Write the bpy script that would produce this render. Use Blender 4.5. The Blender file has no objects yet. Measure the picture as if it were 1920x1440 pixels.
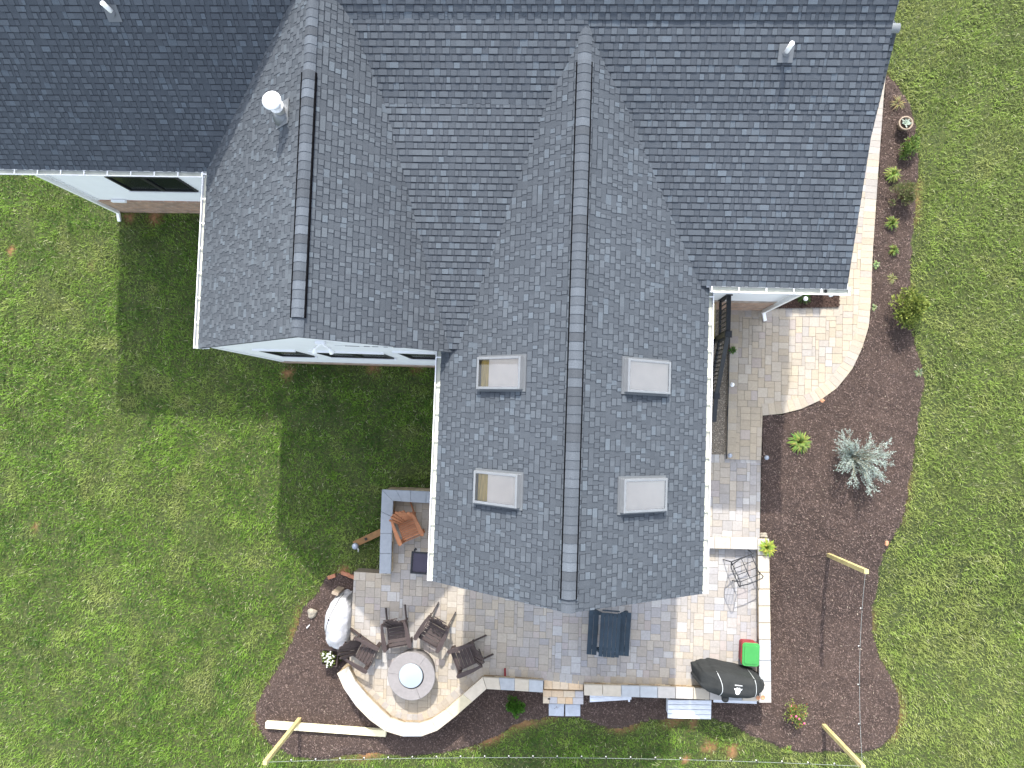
import bpy, bmesh, math, random
import numpy as np
from mathutils import Vector, Matrix
random.seed(7); rng = np.random.default_rng(7)
scene = bpy.context.scene
COL = scene.collection
# ------------------------------------------------------------------ camera
H = 18.5
F, TX, TY, TA = 1377.9133376, -0.04375569, -0.05582155, -0.03347022
def _cam():
    cx, sx, cy, sy, ca, sa = math.cos(TX), math.sin(TX), math.cos(TY), math.sin(TY), math.cos(TA), math.sin(TA)
    return (np.array([[1,0,0],[0,cx,-sx],[0,sx,cx]]) @ np.array([[cy,0,sy],[0,1,0],[-sy,0,cy]])
            @ np.array([[ca,-sa,0],[sa,ca,0],[0,0,1]]))
RC = _cam()
cd = bpy.data.cameras.new('camera'); cam = bpy.data.objects.new('camera', cd); COL.objects.link(cam)
cd.sensor_width = 36; cd.lens = F/1920*36; cd.clip_end = 2000; cd.clip_start = .1
M = Matrix.Identity(4)
for i in range(3):
    for j in range(3): M[i][j] = RC.T[i][j]
M[2][3] = H
cam.matrix_world = M
scene.camera = cam
# ------------------------------------------------------------------ light
EL = math.radians(44.7); AZ = 0.0455
scene.world = bpy.data.worlds.new('World'); scene.world.use_nodes = True
nt = scene.world.node_tree; bgn = nt.nodes['Background']
sky = nt.nodes.new('ShaderNodeTexSky'); sky.sky_type = 'NISHITA'; sky.sun_disc = False
sky.sun_elevation = EL; sky.sun_rotation = -AZ; sky.dust_density = 2.0; sky.air_density = 1.0
hs = nt.nodes.new('ShaderNodeHueSaturation'); hs.inputs['Saturation'].default_value = .5      # thin bright haze over the blue
nt.links.new(sky.outputs[0], hs.inputs['Color']); cn = nt.nodes.new('ShaderNodeTexNoise'); cn.inputs['Scale'].default_value = 3.2; cn.inputs['Detail'].default_value = 5; ctc = nt.nodes.new('ShaderNodeTexCoord')
nt.links.new(ctc.outputs['Generated'], cn.inputs['Vector']); cm = nt.nodes.new('ShaderNodeMapRange'); cm.inputs[1].default_value = .48; cm.inputs[2].default_value = .66; cm.inputs[3].default_value = 1.0; cm.inputs[4].default_value = 2.1
nt.links.new(cn.outputs[0], cm.inputs[0]); cs = nt.nodes.new('ShaderNodeVectorMath'); cs.operation = 'SCALE'; nt.links.new(hs.outputs[0], cs.inputs[0]); nt.links.new(cm.outputs[0], cs.inputs['Scale'])
nt.links.new(cs.outputs[0], bgn.inputs[0])      # brighter clouds scattered through the haze
bgn.inputs[1].default_value = 0.15
sl = bpy.data.lights.new('sun', 'SUN'); sl.energy = 2.0; sl.angle = math.radians(0.7); sl.color = (1, .955, .88)
so = bpy.data.objects.new('sun', sl); COL.objects.link(so)
sd = Vector((math.sin(AZ)*math.cos(EL), -math.cos(AZ)*math.cos(EL), -math.sin(EL)))
so.rotation_euler = sd.to_track_quat('-Z', 'Y').to_euler(); so.location = (0, 0, 40)
scene.view_settings.view_transform = 'Standard'; scene.view_settings.look = 'None'
scene.view_settings.gamma = 1; scene.view_settings.exposure = 1.62
# ------------------------------------------------------------------ projection helpers (photo pixel -> point at a height)
def ray(x, y): return RC.T @ np.array([(x-960)/F, -(y-720)/F, -1.])
def at(x, y, z):
    r = ray(x, y); t = (z-H)/r[2]; return Vector((r[0]*t, r[1]*t, z))
def onplane(x, y, P, n):
    r = ray(x, y); O = np.array([0, 0, H]); n = np.array(n, float); t = n @ (np.array(P)-O)/(n @ r); return Vector(O+t*r)
def sst(a, b, v):
    t = np.clip((v-a)/(b-a), 0, 1); return t*t*(3-2*t)
def g(X, Y):                                     # lie of the land: the right side is higher by the upper patio
    return .80*sst(-5.5, -1.5, Y)*sst(3.0, 3.8, X)
def ong(x, y, dz=0):
    z = 0.
    for _ in range(8):
        p = at(x, y, z); z = float(g(p.x, p.y))+dz
    return at(x, y, z)
def s2l(c):
    return tuple((v/255/12.92 if v <= 10 else ((v/255+.055)/1.055)**2.4) for v in c)
# ------------------------------------------------------------------ materials
def mat(name, base=(.5,.5,.5), rough=.8, nscale=0, namt=0, bump=0, bscale=60, attr=False, metal=0, spec=.3, n2=0, n2s=1.0, stretch=None, bdist=.01):
    m = bpy.data.materials.new(name); m.use_nodes = True; t = m.node_tree; N = t.nodes; L = t.links
    b = N['Principled BSDF']; b.inputs['Roughness'].default_value = rough; b.inputs['Metallic'].default_value = metal
    b.inputs['Specular IOR Level'].default_value = spec
    tc = N.new('ShaderNodeTexCoord'); vec = tc.outputs['Object']
    if stretch:
        mp = N.new('ShaderNodeMapping'); mp.inputs['Scale'].default_value = stretch; L.new(vec, mp.inputs[0]); vec = mp.outputs[0]
    if attr:
        a = N.new('ShaderNodeAttribute'); a.attribute_name = 'Col'; col = a.outputs['Color']
    else:
        r = N.new('ShaderNodeRGB'); r.outputs[0].default_value = (*base, 1); col = r.outputs[0]
    def mul(col, sc, amt, det=4):
        n = N.new('ShaderNodeTexNoise'); n.inputs['Scale'].default_value = sc; n.inputs['Detail'].default_value = det; L.new(vec, n.inputs['Vector'])
        mr = N.new('ShaderNodeMapRange'); mr.inputs[1].default_value = .25; mr.inputs[2].default_value = .75
        mr.inputs[3].default_value = 1-amt; mr.inputs[4].default_value = 1+amt; L.new(n.outputs[0], mr.inputs[0])
        mx = N.new('ShaderNodeVectorMath'); mx.operation = 'SCALE'; L.new(col, mx.inputs[0]); L.new(mr.outputs[0], mx.inputs['Scale'])
        return mx.outputs[0]
    if nscale: col = mul(col, nscale, namt)
    if n2: col = mul(col, n2s, n2, 3)
    L.new(col, b.inputs['Base Color'])
    if bump:
        n = N.new('ShaderNodeTexNoise'); n.inputs['Scale'].default_value = bscale; n.inputs['Detail'].default_value = 4; L.new(vec, n.inputs['Vector'])
        bp = N.new('ShaderNodeBump'); bp.inputs['Strength'].default_value = bump; bp.inputs['Distance'].default_value = bdist
        L.new(n.outputs[0], bp.inputs['Height']); L.new(bp.outputs[0], b.inputs['Normal'])
    return m
MT = {}
MT['shingle'] = mat('shingle', attr=True, rough=.95, nscale=90, namt=.22, n2=.07, n2s=.6, spec=.15, bump=.4, bscale=150, bdist=.004)
MT['paver'] = mat('paver', attr=True, rough=.9, nscale=22, namt=.09, n2=.06, n2s=1.3, spec=.2, bump=.3, bscale=120, bdist=.003)
MT['joint'] = mat('joint_sand', (.17,.145,.11), .95, 30, .3)
MT['cap'] = mat('cap_stone', attr=True, rough=.85, nscale=10, namt=.08, n2=.05, n2s=2, spec=.2, bump=.3, bscale=80, bdist=.004)
MT['stack'] = mat('stacked_stone', attr=True, rough=.95, nscale=20, namt=.3, bump=.6, bscale=40)
MT['attr'] = mat('coloured', attr=True, rough=.7, nscale=12, namt=.06)
MT['leaf'] = mat('leaf', attr=True, rough=.6, spec=.3)
MT['white'] = mat('white_paint', (.78,.79,.8), .5, 3, .03)
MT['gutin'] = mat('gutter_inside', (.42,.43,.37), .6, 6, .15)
MT['trim'] = mat('white_trim', (.8,.81,.82), .5)
MT['plastic_w'] = mat('white_pipe', (.82,.82,.8), .35, 5, .04)
MT['black'] = mat('black_metal', (.018,.02,.024), .45, 9, .2)
MT['frame'] = mat('window_frame', (.02,.02,.022), .5)
MT['glass'] = mat('window_glass', (.008,.010,.012), .2, spec=.1)
MT['alu'] = mat('skylight_metal', (.20,.212,.225), .45, 8, .08, metal=.2)
MT['flash'] = mat('flashing_metal', (.12,.13,.14), .5)
MT['cream'] = mat('cream_blind', (.84,.77,.68), .8, 4, .05)
MT['reflection_yellow'] = mat('reflection_yellow', (.55,.40,.13), .7, 5, .35, stretch=(12,1,1))
MT['lumber'] = mat('treated_lumber', (.52,.43,.20), .75, 4, .22, stretch=(1,1,1), n2=.12, n2s=9)
MT['beam'] = mat('pale_lumber', (.76,.70,.47), .75, 5, .14, n2=.1, n2s=2)
MT['whitewood'] = mat('weathered_white_wood', (.62,.65,.70), .8, 7, .22, stretch=(1,9,1))
MT['dkbrown'] = mat('dark_brown_polywood', attr=True, rough=.6, nscale=8, namt=.15, bump=.2, bscale=40)
MT['navy'] = mat('navy_paint', (.024,.04,.056), .6, 6, .25, n2=.1, n2s=40)
MT['redcedar'] = mat('cedar', attr=True, rough=.7, nscale=10, namt=.2, stretch=(1,1,1))
MT['cloth_b'] = mat('black_cover', (.026,.028,.028), .92, 3, .2, bump=.7, bscale=5, bdist=.05)
MT['cloth_w'] = mat('silver_cover', (.42,.42,.435), .5, 3, .15, bump=.8, bscale=5, bdist=.06)
MT['pipingw'] = mat('piping', (.5,.52,.52), .6)
MT['logo'] = mat('white_print', (.75,.77,.77), .6)
MT['ring'] = mat('fire_pit_concrete', (.22,.205,.20), .8, 14, .1, n2=.05, n2s=2)
MT['lid'] = mat('steel_lid', (.38,.43,.47), .3, 3, .03, metal=.3, spec=.6)
MT['green_pl'] = mat('green_plastic', (.045,.25,.06), .4, 5, .12, spec=.4)
MT['red_pl'] = mat('red_plastic', (.22,.025,.03), .5, 5, .15)
MT['rock'] = mat('rock', (.28,.25,.20), .9, 9, .4, bump=.8, bscale=12, bdist=.05)
MT['brickred'] = mat('red_brick', (.38,.17,.10), .9, 12, .3, bump=.5, bscale=40)
MT['terra'] = mat('terracotta', (.5,.25,.14), .8, 10, .2)
MT['potgrey'] = mat('clay_pot', (.30,.24,.18), .8, 10, .2)
MT['slab'] = mat('bluestone', (.42,.45,.50), .8, 6, .12, n2=.06, n2s=25)
MT['steel'] = mat('grey_steel', (.33,.36,.42), .4, 10, .25, metal=.5)
MT['soil'] = mat('potting_soil', (.025,.018,.013), .95, 30, .4)
MT['bulb'] = mat('bulb_glass', (.75,.75,.72), .15, spec=.7)
MT['wire'] = mat('string_wire', (.30,.33,.32), .6)
MT['core'] = mat('vent_core', (.006,.006,.007), .9, spec=0)
MT['edging'] = mat('black_edging', (.02,.02,.02), .6)
MT['chip'] = mat('mulch_chip', attr=True, rough=.95, spec=.1)
MT['grass'] = mat('grass_blade', attr=True, rough=.55, spec=.25)
MT['gravelm'] = mat('gravel', attr=True, rough=.85)
# thin leaves let light through
for k in ('leaf', 'grass'):
    t = MT[k].node_tree; b = t.nodes['Principled BSDF']; tr = t.nodes.new('ShaderNodeBsdfTranslucent'); mx = t.nodes.new('ShaderNodeMixShader')
    a = [n for n in t.nodes if n.type == 'ATTRIBUTE'][0]
    t.links.new(a.outputs['Color'], tr.inputs[0]); mx.inputs[0].default_value = .3
    t.links.new(b.outputs[0], mx.inputs[1]); t.links.new(tr.outputs[0], mx.inputs[2]); t.links.new(mx.outputs[0], t.nodes['Material Output'].inputs[0])
# siding and brick: lines across the world height
def lined(name, base, pitch, rough=.6, brick=False):
    m = mat(name, base, rough, 5, .03); t = m.node_tree; N = t.nodes; L = t.links; b = N['Principled BSDF']
    tc = N.new('ShaderNodeTexCoord')
    if brick:
        sx = N.new('ShaderNodeSeparateXYZ'); L.new(tc.outputs['Object'], sx.inputs[0])
        ad = N.new('ShaderNodeMath'); ad.operation = 'ADD'; L.new(sx.outputs[0], ad.inputs[0]); L.new(sx.outputs[1], ad.inputs[1])
        cb = N.new('ShaderNodeCombineXYZ'); L.new(ad.outputs[0], cb.inputs[0]); L.new(sx.outputs[2], cb.inputs[1])
        br = N.new('ShaderNodeTexBrick'); L.new(cb.outputs[0], br.inputs['Vector'])
        br.inputs['Scale'].default_value = 1; br.inputs['Brick Width'].default_value = .30; br.inputs['Row Height'].default_value = .09
        br.inputs['Mortar Size'].default_value = .012; br.inputs['Color1'].default_value = (.36,.22,.15,1); br.inputs['Color2'].default_value = (.22,.16,.13,1)
        br.inputs['Mortar'].default_value = (.33,.27,.22,1); br.inputs['Bias'].default_value = -.2
        n = N.new('ShaderNodeTexNoise'); n.inputs['Scale'].default_value = 6; L.new(tc.outputs['Object'], n.inputs['Vector'])
        mx = N.new('ShaderNodeMix'); mx.data_type = 'RGBA'; mx.blend_type = 'MULTIPLY'; mx.inputs[0].default_value = .7
        L.new(br.outputs[0], mx.inputs[6]); L.new(n.outputs[0], mx.inputs[7])
        sc = N.new('ShaderNodeVectorMath'); sc.operation = 'SCALE'; sc.inputs['Scale'].default_value = 1.7; L.new(mx.outputs[2], sc.inputs[0])
        L.new(sc.outputs[0], b.inputs['Base Color'])
        bp = N.new('ShaderNodeBump'); bp.inputs['Strength'].default_value = .8; bp.inputs['Distance'].default_value = .02
        L.new(br.outputs['Fac'], bp.inputs['Height']); bp.invert = True; L.new(bp.outputs[0], b.inputs['Normal'])
    return m
MT['brick'] = lined('stone_veneer', (.3,.2,.15), .1, brick=True)
# ------------------------------------------------------------------ mesh builder
class MB:
    def __init__(s): s.v = []; s.f = []; s.c = []; s.smooth = []
    def face(s, pts, c=(.5,.5,.5), sm=False):
        n = len(s.v); s.v += [tuple(p) for p in pts]; s.f.append(tuple(range(n, n+len(pts)))); s.c.append(c); s.smooth.append(sm)
    def add(s, vs, fs, c=(.5,.5,.5), sm=False):
        n = len(s.v); s.v += [tuple(p) for p in vs]
        for f in fs: s.f.append(tuple(i+n for i in f)); s.c.append(c); s.smooth.append(sm)
    def box(s, c, size, R=None, col=(.5,.5,.5), taper=1.0):
        hx, hy, hz = size[0]/2, size[1]/2, size[2]/2; c = Vector(c); vs = []
        for z in (-1, 1):
            k = taper if z > 0 else 1
            for x, y in ((-1,-1),(1,-1),(1,1),(-1,1)):
                p = Vector((x*hx*k, y*hy*k, z*hz)); vs.append(c+(R @ p if R else p))
        s.add(vs, [(3,2,1,0),(4,5,6,7),(0,1,5,4),(1,2,6,5),(2,3,7,6),(3,0,4,7)], col)
    def prism(s, poly, z0, z1, col=(.5,.5,.5), ins=0, side=None):
        # poly: list of (x,y) ; ins = bevel inset at the top
        n = len(poly); A = sum(poly[i][0]*poly[(i+1)%n][1]-poly[(i+1)%n][0]*poly[i][1] for i in range(n))
        if A < 0: poly = poly[::-1]
        cx = sum(p[0] for p in poly)/n; cy = sum(p[1] for p in poly)/n
        if ins:
            top = []
            for i in range(n):
                p0 = Vector(poly[i-1][:2]); p = Vector(poly[i][:2]); p1 = Vector(poly[(i+1)%n][:2])
                a = (p0-p); b = (p1-p)
                if a.length < 1e-5 or b.length < 1e-5: top.append(p); continue
                d = a.normalized()+b.normalized()
                cr = a.x*b.y-a.y*b.x
                if d.length < 1e-3: d = Vector((-(p1-p0).y, (p1-p0).x)).normalized()
                else: d = d.normalized()*(1 if cr < 0 else -1)
                m_ = min(ins*1.4, min(a.length, b.length)*.4)
                top.append(p+d*m_)
            vs = [(p[0],p[1],z0) for p in poly]+[(p[0],p[1],z1-ins*.6) for p in poly]+[(p[0],p[1],z1) for p in top]
            fs = [tuple(2*n+i for i in range(n))]+[(i,(i+1)%n,n+(i+1)%n,n+i) for i in range(n)]+[(n+i,n+(i+1)%n,2*n+(i+1)%n,2*n+i) for i in range(n)]
        else:
            vs = [(p[0],p[1],z0) for p in poly]+[(p[0],p[1],z1) for p in poly]
            fs = [tuple(n+i for i in range(n)), tuple(range(n-1,-1,-1))]+[(i,(i+1)%n,n+(i+1)%n,n+i) for i in range(n)]
        s.add(vs, fs, col)
    def tube(s, pts, r, seg=8, col=(.5,.5,.5), caps=True, sm=True):
        pts = [Vector(p) for p in pts]; n = len(pts); rs = r if isinstance(r, (list, tuple)) else [r]*n; vs = []
        up0 = None
        for i, p in enumerate(pts):
            d = (pts[min(i+1, n-1)]-pts[max(i-1, 0)])
            if d.length < 1e-7: d = Vector((0,0,1))
            d.normalize()
            u = d.cross(Vector((0,0,1))) if abs(d.z) < .95 else d.cross(Vector((0,1,0)))
            if up0 is not None:
                uu = up0-d*up0.dot(d)
                if uu.length > 1e-4: u = uu
            u.normalize(); up0 = u; w = d.cross(u)
            for k in range(seg):
                a = 2*math.pi*k/seg; vs.append(p+(u*math.cos(a)+w*math.sin(a))*rs[i])
        fs = [(i*seg+k, i*seg+(k+1)%seg, (i+1)*seg+(k+1)%seg, (i+1)*seg+k) for i in range(n-1) for k in range(seg)]
        m = len(s.v); s.add(vs, fs, col, sm)
        if caps:
            s.f.append(tuple(m+k for k in range(seg-1,-1,-1))); s.c.append(col); s.smooth.append(False)
            s.f.append(tuple(m+(n-1)*seg+k for k in range(seg))); s.c.append(col); s.smooth.append(False)
    def lathe(s, c, prof, seg=32, col=(.5,.5,.5), sm=True, axis=None):
        c = Vector(c); vs = []
        R = axis.to_track_quat('Z', 'Y').to_matrix() if axis else None
        for r, z in prof:
            for k in range(seg):
                a = 2*math.pi*k/seg; p = Vector((r*math.cos(a), r*math.sin(a), z)); vs.append(c+(R @ p if R else p))
        n = len(prof); fs = [(i*seg+k, i*seg+(k+1)%seg, (i+1)*seg+(k+1)%seg, (i+1)*seg+k) for i in range(n-1) for k in range(seg)]
        m = len(s.v); s.add(vs, fs, col, sm)
        for i, fl in ((0, True), (n-1, False)):
            if prof[i][0] > 1e-4:
                r_ = list(range(seg)); r_ = r_[::-1] if fl else r_
                s.f.append(tuple(m+i*seg+k for k in r_)); s.c.append(col); s.smooth.append(False)
    def beam(s, a, b, w, h, col=(.5,.5,.5), up=Vector((0,0,1))):
        a = Vector(a); b = Vector(b); d = b-a; L = d.length; d.normalize()
        x = d.cross(up); 
        if x.length < 1e-4: x = d.cross(Vector((0,1,0)))
        x.normalize(); z = x.cross(d); R = Matrix((x, d, z)).transposed()
        s.box((a+b)/2, (w, L, h), R, col)
    def build(s, name, m, parent=None, bevel=0, rnd=None):
        me = bpy.data.meshes.new(name); me.from_pydata(s.v, [], s.f); me.materials.append(MT[m] if isinstance(m, str) else m)
        at_ = me.attributes.new('Col', 'FLOAT_COLOR', 'FACE')
        at_.data.foreach_set('color', np.array([(*c[:3], 1) for c in s.c], 'f').ravel())
        me.polygons.foreach_set('use_smooth', s.smooth); me.update()
        o = bpy.data.objects.new(name, me); COL.objects.link(o)
        if parent:
            o.parent = parent
            if parent.matrix_parent_inverse: pass
        if bevel:
            b = o.modifiers.new('bevel', 'BEVEL'); b.width = bevel; b.segments = 2; b.limit_method = 'ANGLE'; b.angle_limit = math.radians(40)
        return o
def fast_mesh(name, V, nper, faces_tpl, cols, m):
    """V (n,k,3) verts per element; faces_tpl list of tuples within an element; cols (n,3)"""
    n, k, _ = V.shape; fl = [len(f) for f in faces_tpl]
    me = bpy.data.meshes.new(name); me.vertices.add(n*k); me.vertices.foreach_set('co', V.astype('f').ravel())
    loops = np.concatenate([np.array(f) for f in faces_tpl]); tot = (np.arange(n)[:, None]*k+loops[None]).ravel()
    me.loops.add(len(tot)); me.loops.foreach_set('vertex_index', tot.astype('i'))
    np_ = n*len(faces_tpl); me.polygons.add(np_)
    st = (np.arange(n)[:, None]*len(loops)+np.cumsum([0]+fl[:-1])[None]).ravel()
    me.polygons.foreach_set('loop_start', st.astype('i'))
    try: me.polygons.foreach_set('loop_total', np.tile(fl, n).astype('i'))
    except Exception: pass
    me.update(calc_edges=True)
    c = np.ones((n, len(faces_tpl), 4), 'f'); c[:, :, :3] = cols[:, None, :]
    a = me.attributes.new('Col', 'FLOAT_COLOR', 'FACE'); a.data.foreach_set('color', c.ravel())
    me.materials.append(MT[m]); o = bpy.data.objects.new(name, me); COL.objects.link(o); return o
def thing(name, label, cat, loc=(0,0,0), rz=0, group=None):
    o = bpy.data.objects.new(name, None); COL.objects.link(o); o.location = loc; o.rotation_euler = (0,0,rz); o.empty_display_size = .2
    o['label'] = label; o['category'] = cat
    if group: o['group'] = group
    return o
def tag(o, label, cat, group=None):
    o['label'] = label; o['category'] = cat
    if group: o['group'] = group
    return o
def kind(o, k): o['kind'] = k; return o
def copy_tree(o, parent=None):
    c = o.copy(); COL.objects.link(c); c.parent = parent
    for ch in [q for q in list(o.children)]: copy_tree(ch, c)
    return c
def place(o, loc, rz, label):
    o.location = loc; o.rotation_euler = (0,0,rz); o['label'] = label; return o
def inpoly(px, py, poly):
    inside = np.zeros(px.shape, bool); n = len(poly); j = n-1
    for i in range(n):
        xi, yi = poly[i]; xj, yj = poly[j]
        if yi != yj: inside ^= ((yi > py) != (yj > py)) & (px < (xj-xi)*(py-yi)/(yj-yi)+xi)
        j = i
    return inside
def dist2poly(px, py, poly):
    d = np.full(px.shape, 1e9); n = len(poly)
    for i in range(n):
        a = np.array(poly[i]); b = np.array(poly[(i+1) % n]); ab = b-a; L = ab@ab+1e-9
        t = np.clip(((px-a[0])*ab[0]+(py-a[1])*ab[1])/L, 0, 1)
        d = np.minimum(d, np.hypot(px-a[0]-t*ab[0], py-a[1]-t*ab[1]))
    return d
_nt = {}
def vnoise(x, y, sc, seed=0):                      # smooth value noise
    if seed not in _nt: _nt[seed] = np.random.default_rng(seed+99).random((256, 256))
    T = _nt[seed]; x = np.asarray(x, float)*sc+1000; y = np.asarray(y, float)*sc+1000
    i = np.floor(x).astype(int); j = np.floor(y).astype(int); fx = x-i; fy = y-j; fx = fx*fx*(3-2*fx); fy = fy*fy*(3-2*fy)
    a = T[i % 256, j % 256]; b = T[(i+1) % 256, j % 256]; c = T[i % 256, (j+1) % 256]; d = T[(i+1) % 256, (j+1) % 256]
    return (a*(1-fx)+b*fx)*(1-fy)+(c*(1-fx)+d*fx)*fy
def fbm(x, y, sc, seed=0): return (vnoise(x,y,sc,seed)+.5*vnoise(x,y,sc*2.1,seed+1)+.25*vnoise(x,y,sc*4.3,seed+2))/1.75
def lerp(a, b, t): return tuple(a[i]*(1-t)+b[i]*t for i in range(3))
# ------------------------------------------------------------------ outlines on the ground
BED_PX = [(1662,140),(1690,168),(1705,198),(1716,230),(1722,280),(1720,330),(1715,380),(1713,430),(1709,480),(1705,530),(1708,590),(1712,640),(1727,680),(1733,720),
 (1727,770),(1717,820),(1711,870),(1701,930),(1690,980),(1672,1010),(1655,1040),(1648,1090),(1640,1140),(1634,1180),(1645,1220),(1665,1260),(1683,1300),(1688,1340),
 (1678,1372),(1652,1400),(1615,1412),(1560,1410),(1500,1411),(1452,1399),(1405,1378),(1365,1356),(1330,1347),(1290,1346),(1250,1350),(1205,1352),(1165,1366),(1130,1362),
 (1100,1350),(1070,1344),(1030,1344),(1000,1352),(962,1362),(925,1384),(885,1400),(830,1411),(760,1419),(700,1412),(640,1419),(590,1424),(550,1417),(512,1400),(491,1375),
 (479,1350),(481,1320),(497,1290),(522,1250),(546,1205),(560,1170),(568,1138),(596,1110),(612,1080),(640,1074),(668,1070),
 (690,1120),(690,1240),(760,1320),(920,1275),(1400,1270),(1405,1250),(1405,900),(1410,780),(1560,680),(1610,520),(1630,300),(1640,150)]
BED = [tuple(ong(*p)[:2]) for p in BED_PX]
ZP = .65; ZU = .86; ZG = .83; ZC = .90
UP_PX = [(1368,574),(1361,861),(1427,863),(1430,779),(1465,776),(1502,767),(1537,751),(1570,727),(1598,692),(1617,652),(1629,612),(1633,565),(1636,480),(1640,420),(1646,330),(1652,250),(1657,180),(1663,120),
 (1600,120),(1560,500),(1500,555),(1400,560)]
UP = [tuple(at(*p, ZU)[:2]) for p in UP_PX]
GW = [tuple(at(*p, ZG)[:2]) for p in [(1300,861),(1427,862),(1424,1030),(1300,1030)]]
LP_PX = [(1290,1000),(1426,1000),(1424,1290),(1096,1284),(1018,1276),(906,1268),(880,1292),(835,1332),(808,1350),(785,1357),(757,1356),(731,1347),(711,1329),(686,1304),(664,1278),(655,1250),
 (657,1190),(664,1072),(725,1076),(727,935),(900,935),(900,1000)]
LP = [tuple(at(*p, ZP)[:2]) for p in LP_PX]
ARM_PX = [(716,918),(900,925),(900,1076),(712,1076)]
ARM = [tuple(at(*p, .3)[:2]) for p in ARM_PX]
HOUSE = [[(-11.6,5.0),(-11.6,30),(6.4,30),(6.4,7.2),(5.0,2.9),(2.6,2.9),(2.6,-2.6),(-1.5,-2.6),(-1.5,1.2),(-6.87,1.2),(-6.87,5.05)]]
GRAV = [tuple(at(*p, .8)[:2]) for p in [(1325,575),(1369,575),(1362,861),(1320,861)]]
# ------------------------------------------------------------------ ground sheet (lawn soil) to the horizon
def ground():
    xs = np.concatenate([[-400,-100,-40], np.arange(-17,15.01,.16), [40,100,400]]); ys = np.concatenate([[-400,-100,-40], np.arange(-14,16.01,.16), [40,100,400]])
    X, Y = np.meshgrid(xs, ys); Z = g(X, Y); Z = Z+(vnoise(X, Y, .9, 5)-.5)*.03*((abs(X) < 16) & (abs(Y) < 15))
    n, m = X.shape; V = np.stack([X, Y, Z], -1).reshape(-1, 3)
    idx = np.arange(n*m).reshape(n, m); F4 = np.stack([idx[:-1,:-1], idx[:-1,1:], idx[1:,1:], idx[1:,:-1]], -1).reshape(-1, 4)
    me = bpy.data.meshes.new('lawn_ground'); me.from_pydata(V.tolist(), [], F4.tolist())
    de = dist2poly(V[:,0], V[:,1], BED); e = np.clip(1-de/.18, 0, 1)*np.clip(fbm(V[:,0], V[:,1], .9, 31)*4-2.1, 0, 1)
    e[np.abs(V[:,0]) > 20] = 0
    bare = CLAYMASK(V[:,0], V[:,1]); w = np.maximum(e, bare)
    a = me.attributes.new('clay', 'FLOAT', 'POINT'); a.data.foreach_set('value', w.astype('f'))
    mt = bpy.data.materials.new('lawn_soil'); mt.use_nodes = True; t = mt.node_tree; N = t.nodes; L = t.links; b = N['Principled BSDF']; b.inputs['Roughness'].default_value = .95
    at_ = N.new('ShaderNodeAttribute'); at_.attribute_name = 'clay'
    tc = N.new('ShaderNodeTexCoord'); n1 = N.new('ShaderNodeTexNoise'); n1.inputs['Scale'].default_value = 14; n1.inputs['Detail'].default_value = 6; L.new(tc.outputs['Object'], n1.inputs[0])
    r1 = N.new('ShaderNodeValToRGB'); r1.color_ramp.elements[0].color = (.018,.032,.006,1); r1.color_ramp.elements[1].color = (.075,.09,.022,1)
    r1.color_ramp.elements[0].position = .3; r1.color_ramp.elements[1].position = .7; L.new(n1.outputs[0], r1.inputs[0])
    r2 = N.new('ShaderNodeValToRGB'); r2.color_ramp.elements[0].color = (.20,.085,.035,1); r2.color_ramp.elements[1].color = (.42,.20,.10,1); L.new(n1.outputs[0], r2.inputs[0])
    mx = N.new('ShaderNodeMix'); mx.data_type = 'RGBA'; L.new(at_.outputs['Fac'], mx.inputs[0]); L.new(r1.outputs[0], mx.inputs[6]); L.new(r2.outputs[0], mx.inputs[7]); L.new(mx.outputs[2], b.inputs[0])
    bp = N.new('ShaderNodeBump'); bp.inputs['Distance'].default_value = .03; L.new(n1.outputs[0], bp.inputs['Height']); L.new(bp.outputs[0], b.inputs['Normal'])
    me.materials.append(mt); o = bpy.data.objects.new('lawn_ground', me); COL.objects.link(o); kind(o, 'structure')
BARE = [((1330,1400),.16),((1372,1408),.14),((1300,1352),.12),((1260,1352),.08),((1285,1425),.1),((240,408),.2),((290,406),.2),((640,1076),.2),((540,700),.16),((700,690),.18),((780,688),.14),((500,783),.07),((20,470),.12),((168,500),.08),((70,990),.08)]
BAREW = [(tuple(ong(*p)[:2]), r) for p, r in BARE]
def CLAYMASK(X, Y):
    w = np.zeros(X.shape)
    for (c, r) in BAREW:
        d = np.hypot(X-c[0], Y-c[1])/r; w = np.maximum(w, np.clip(1.35-d+(vnoise(X, Y, 6, 41)-.5)*.9, 0, 1)*.8)
    return w
ground()
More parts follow.
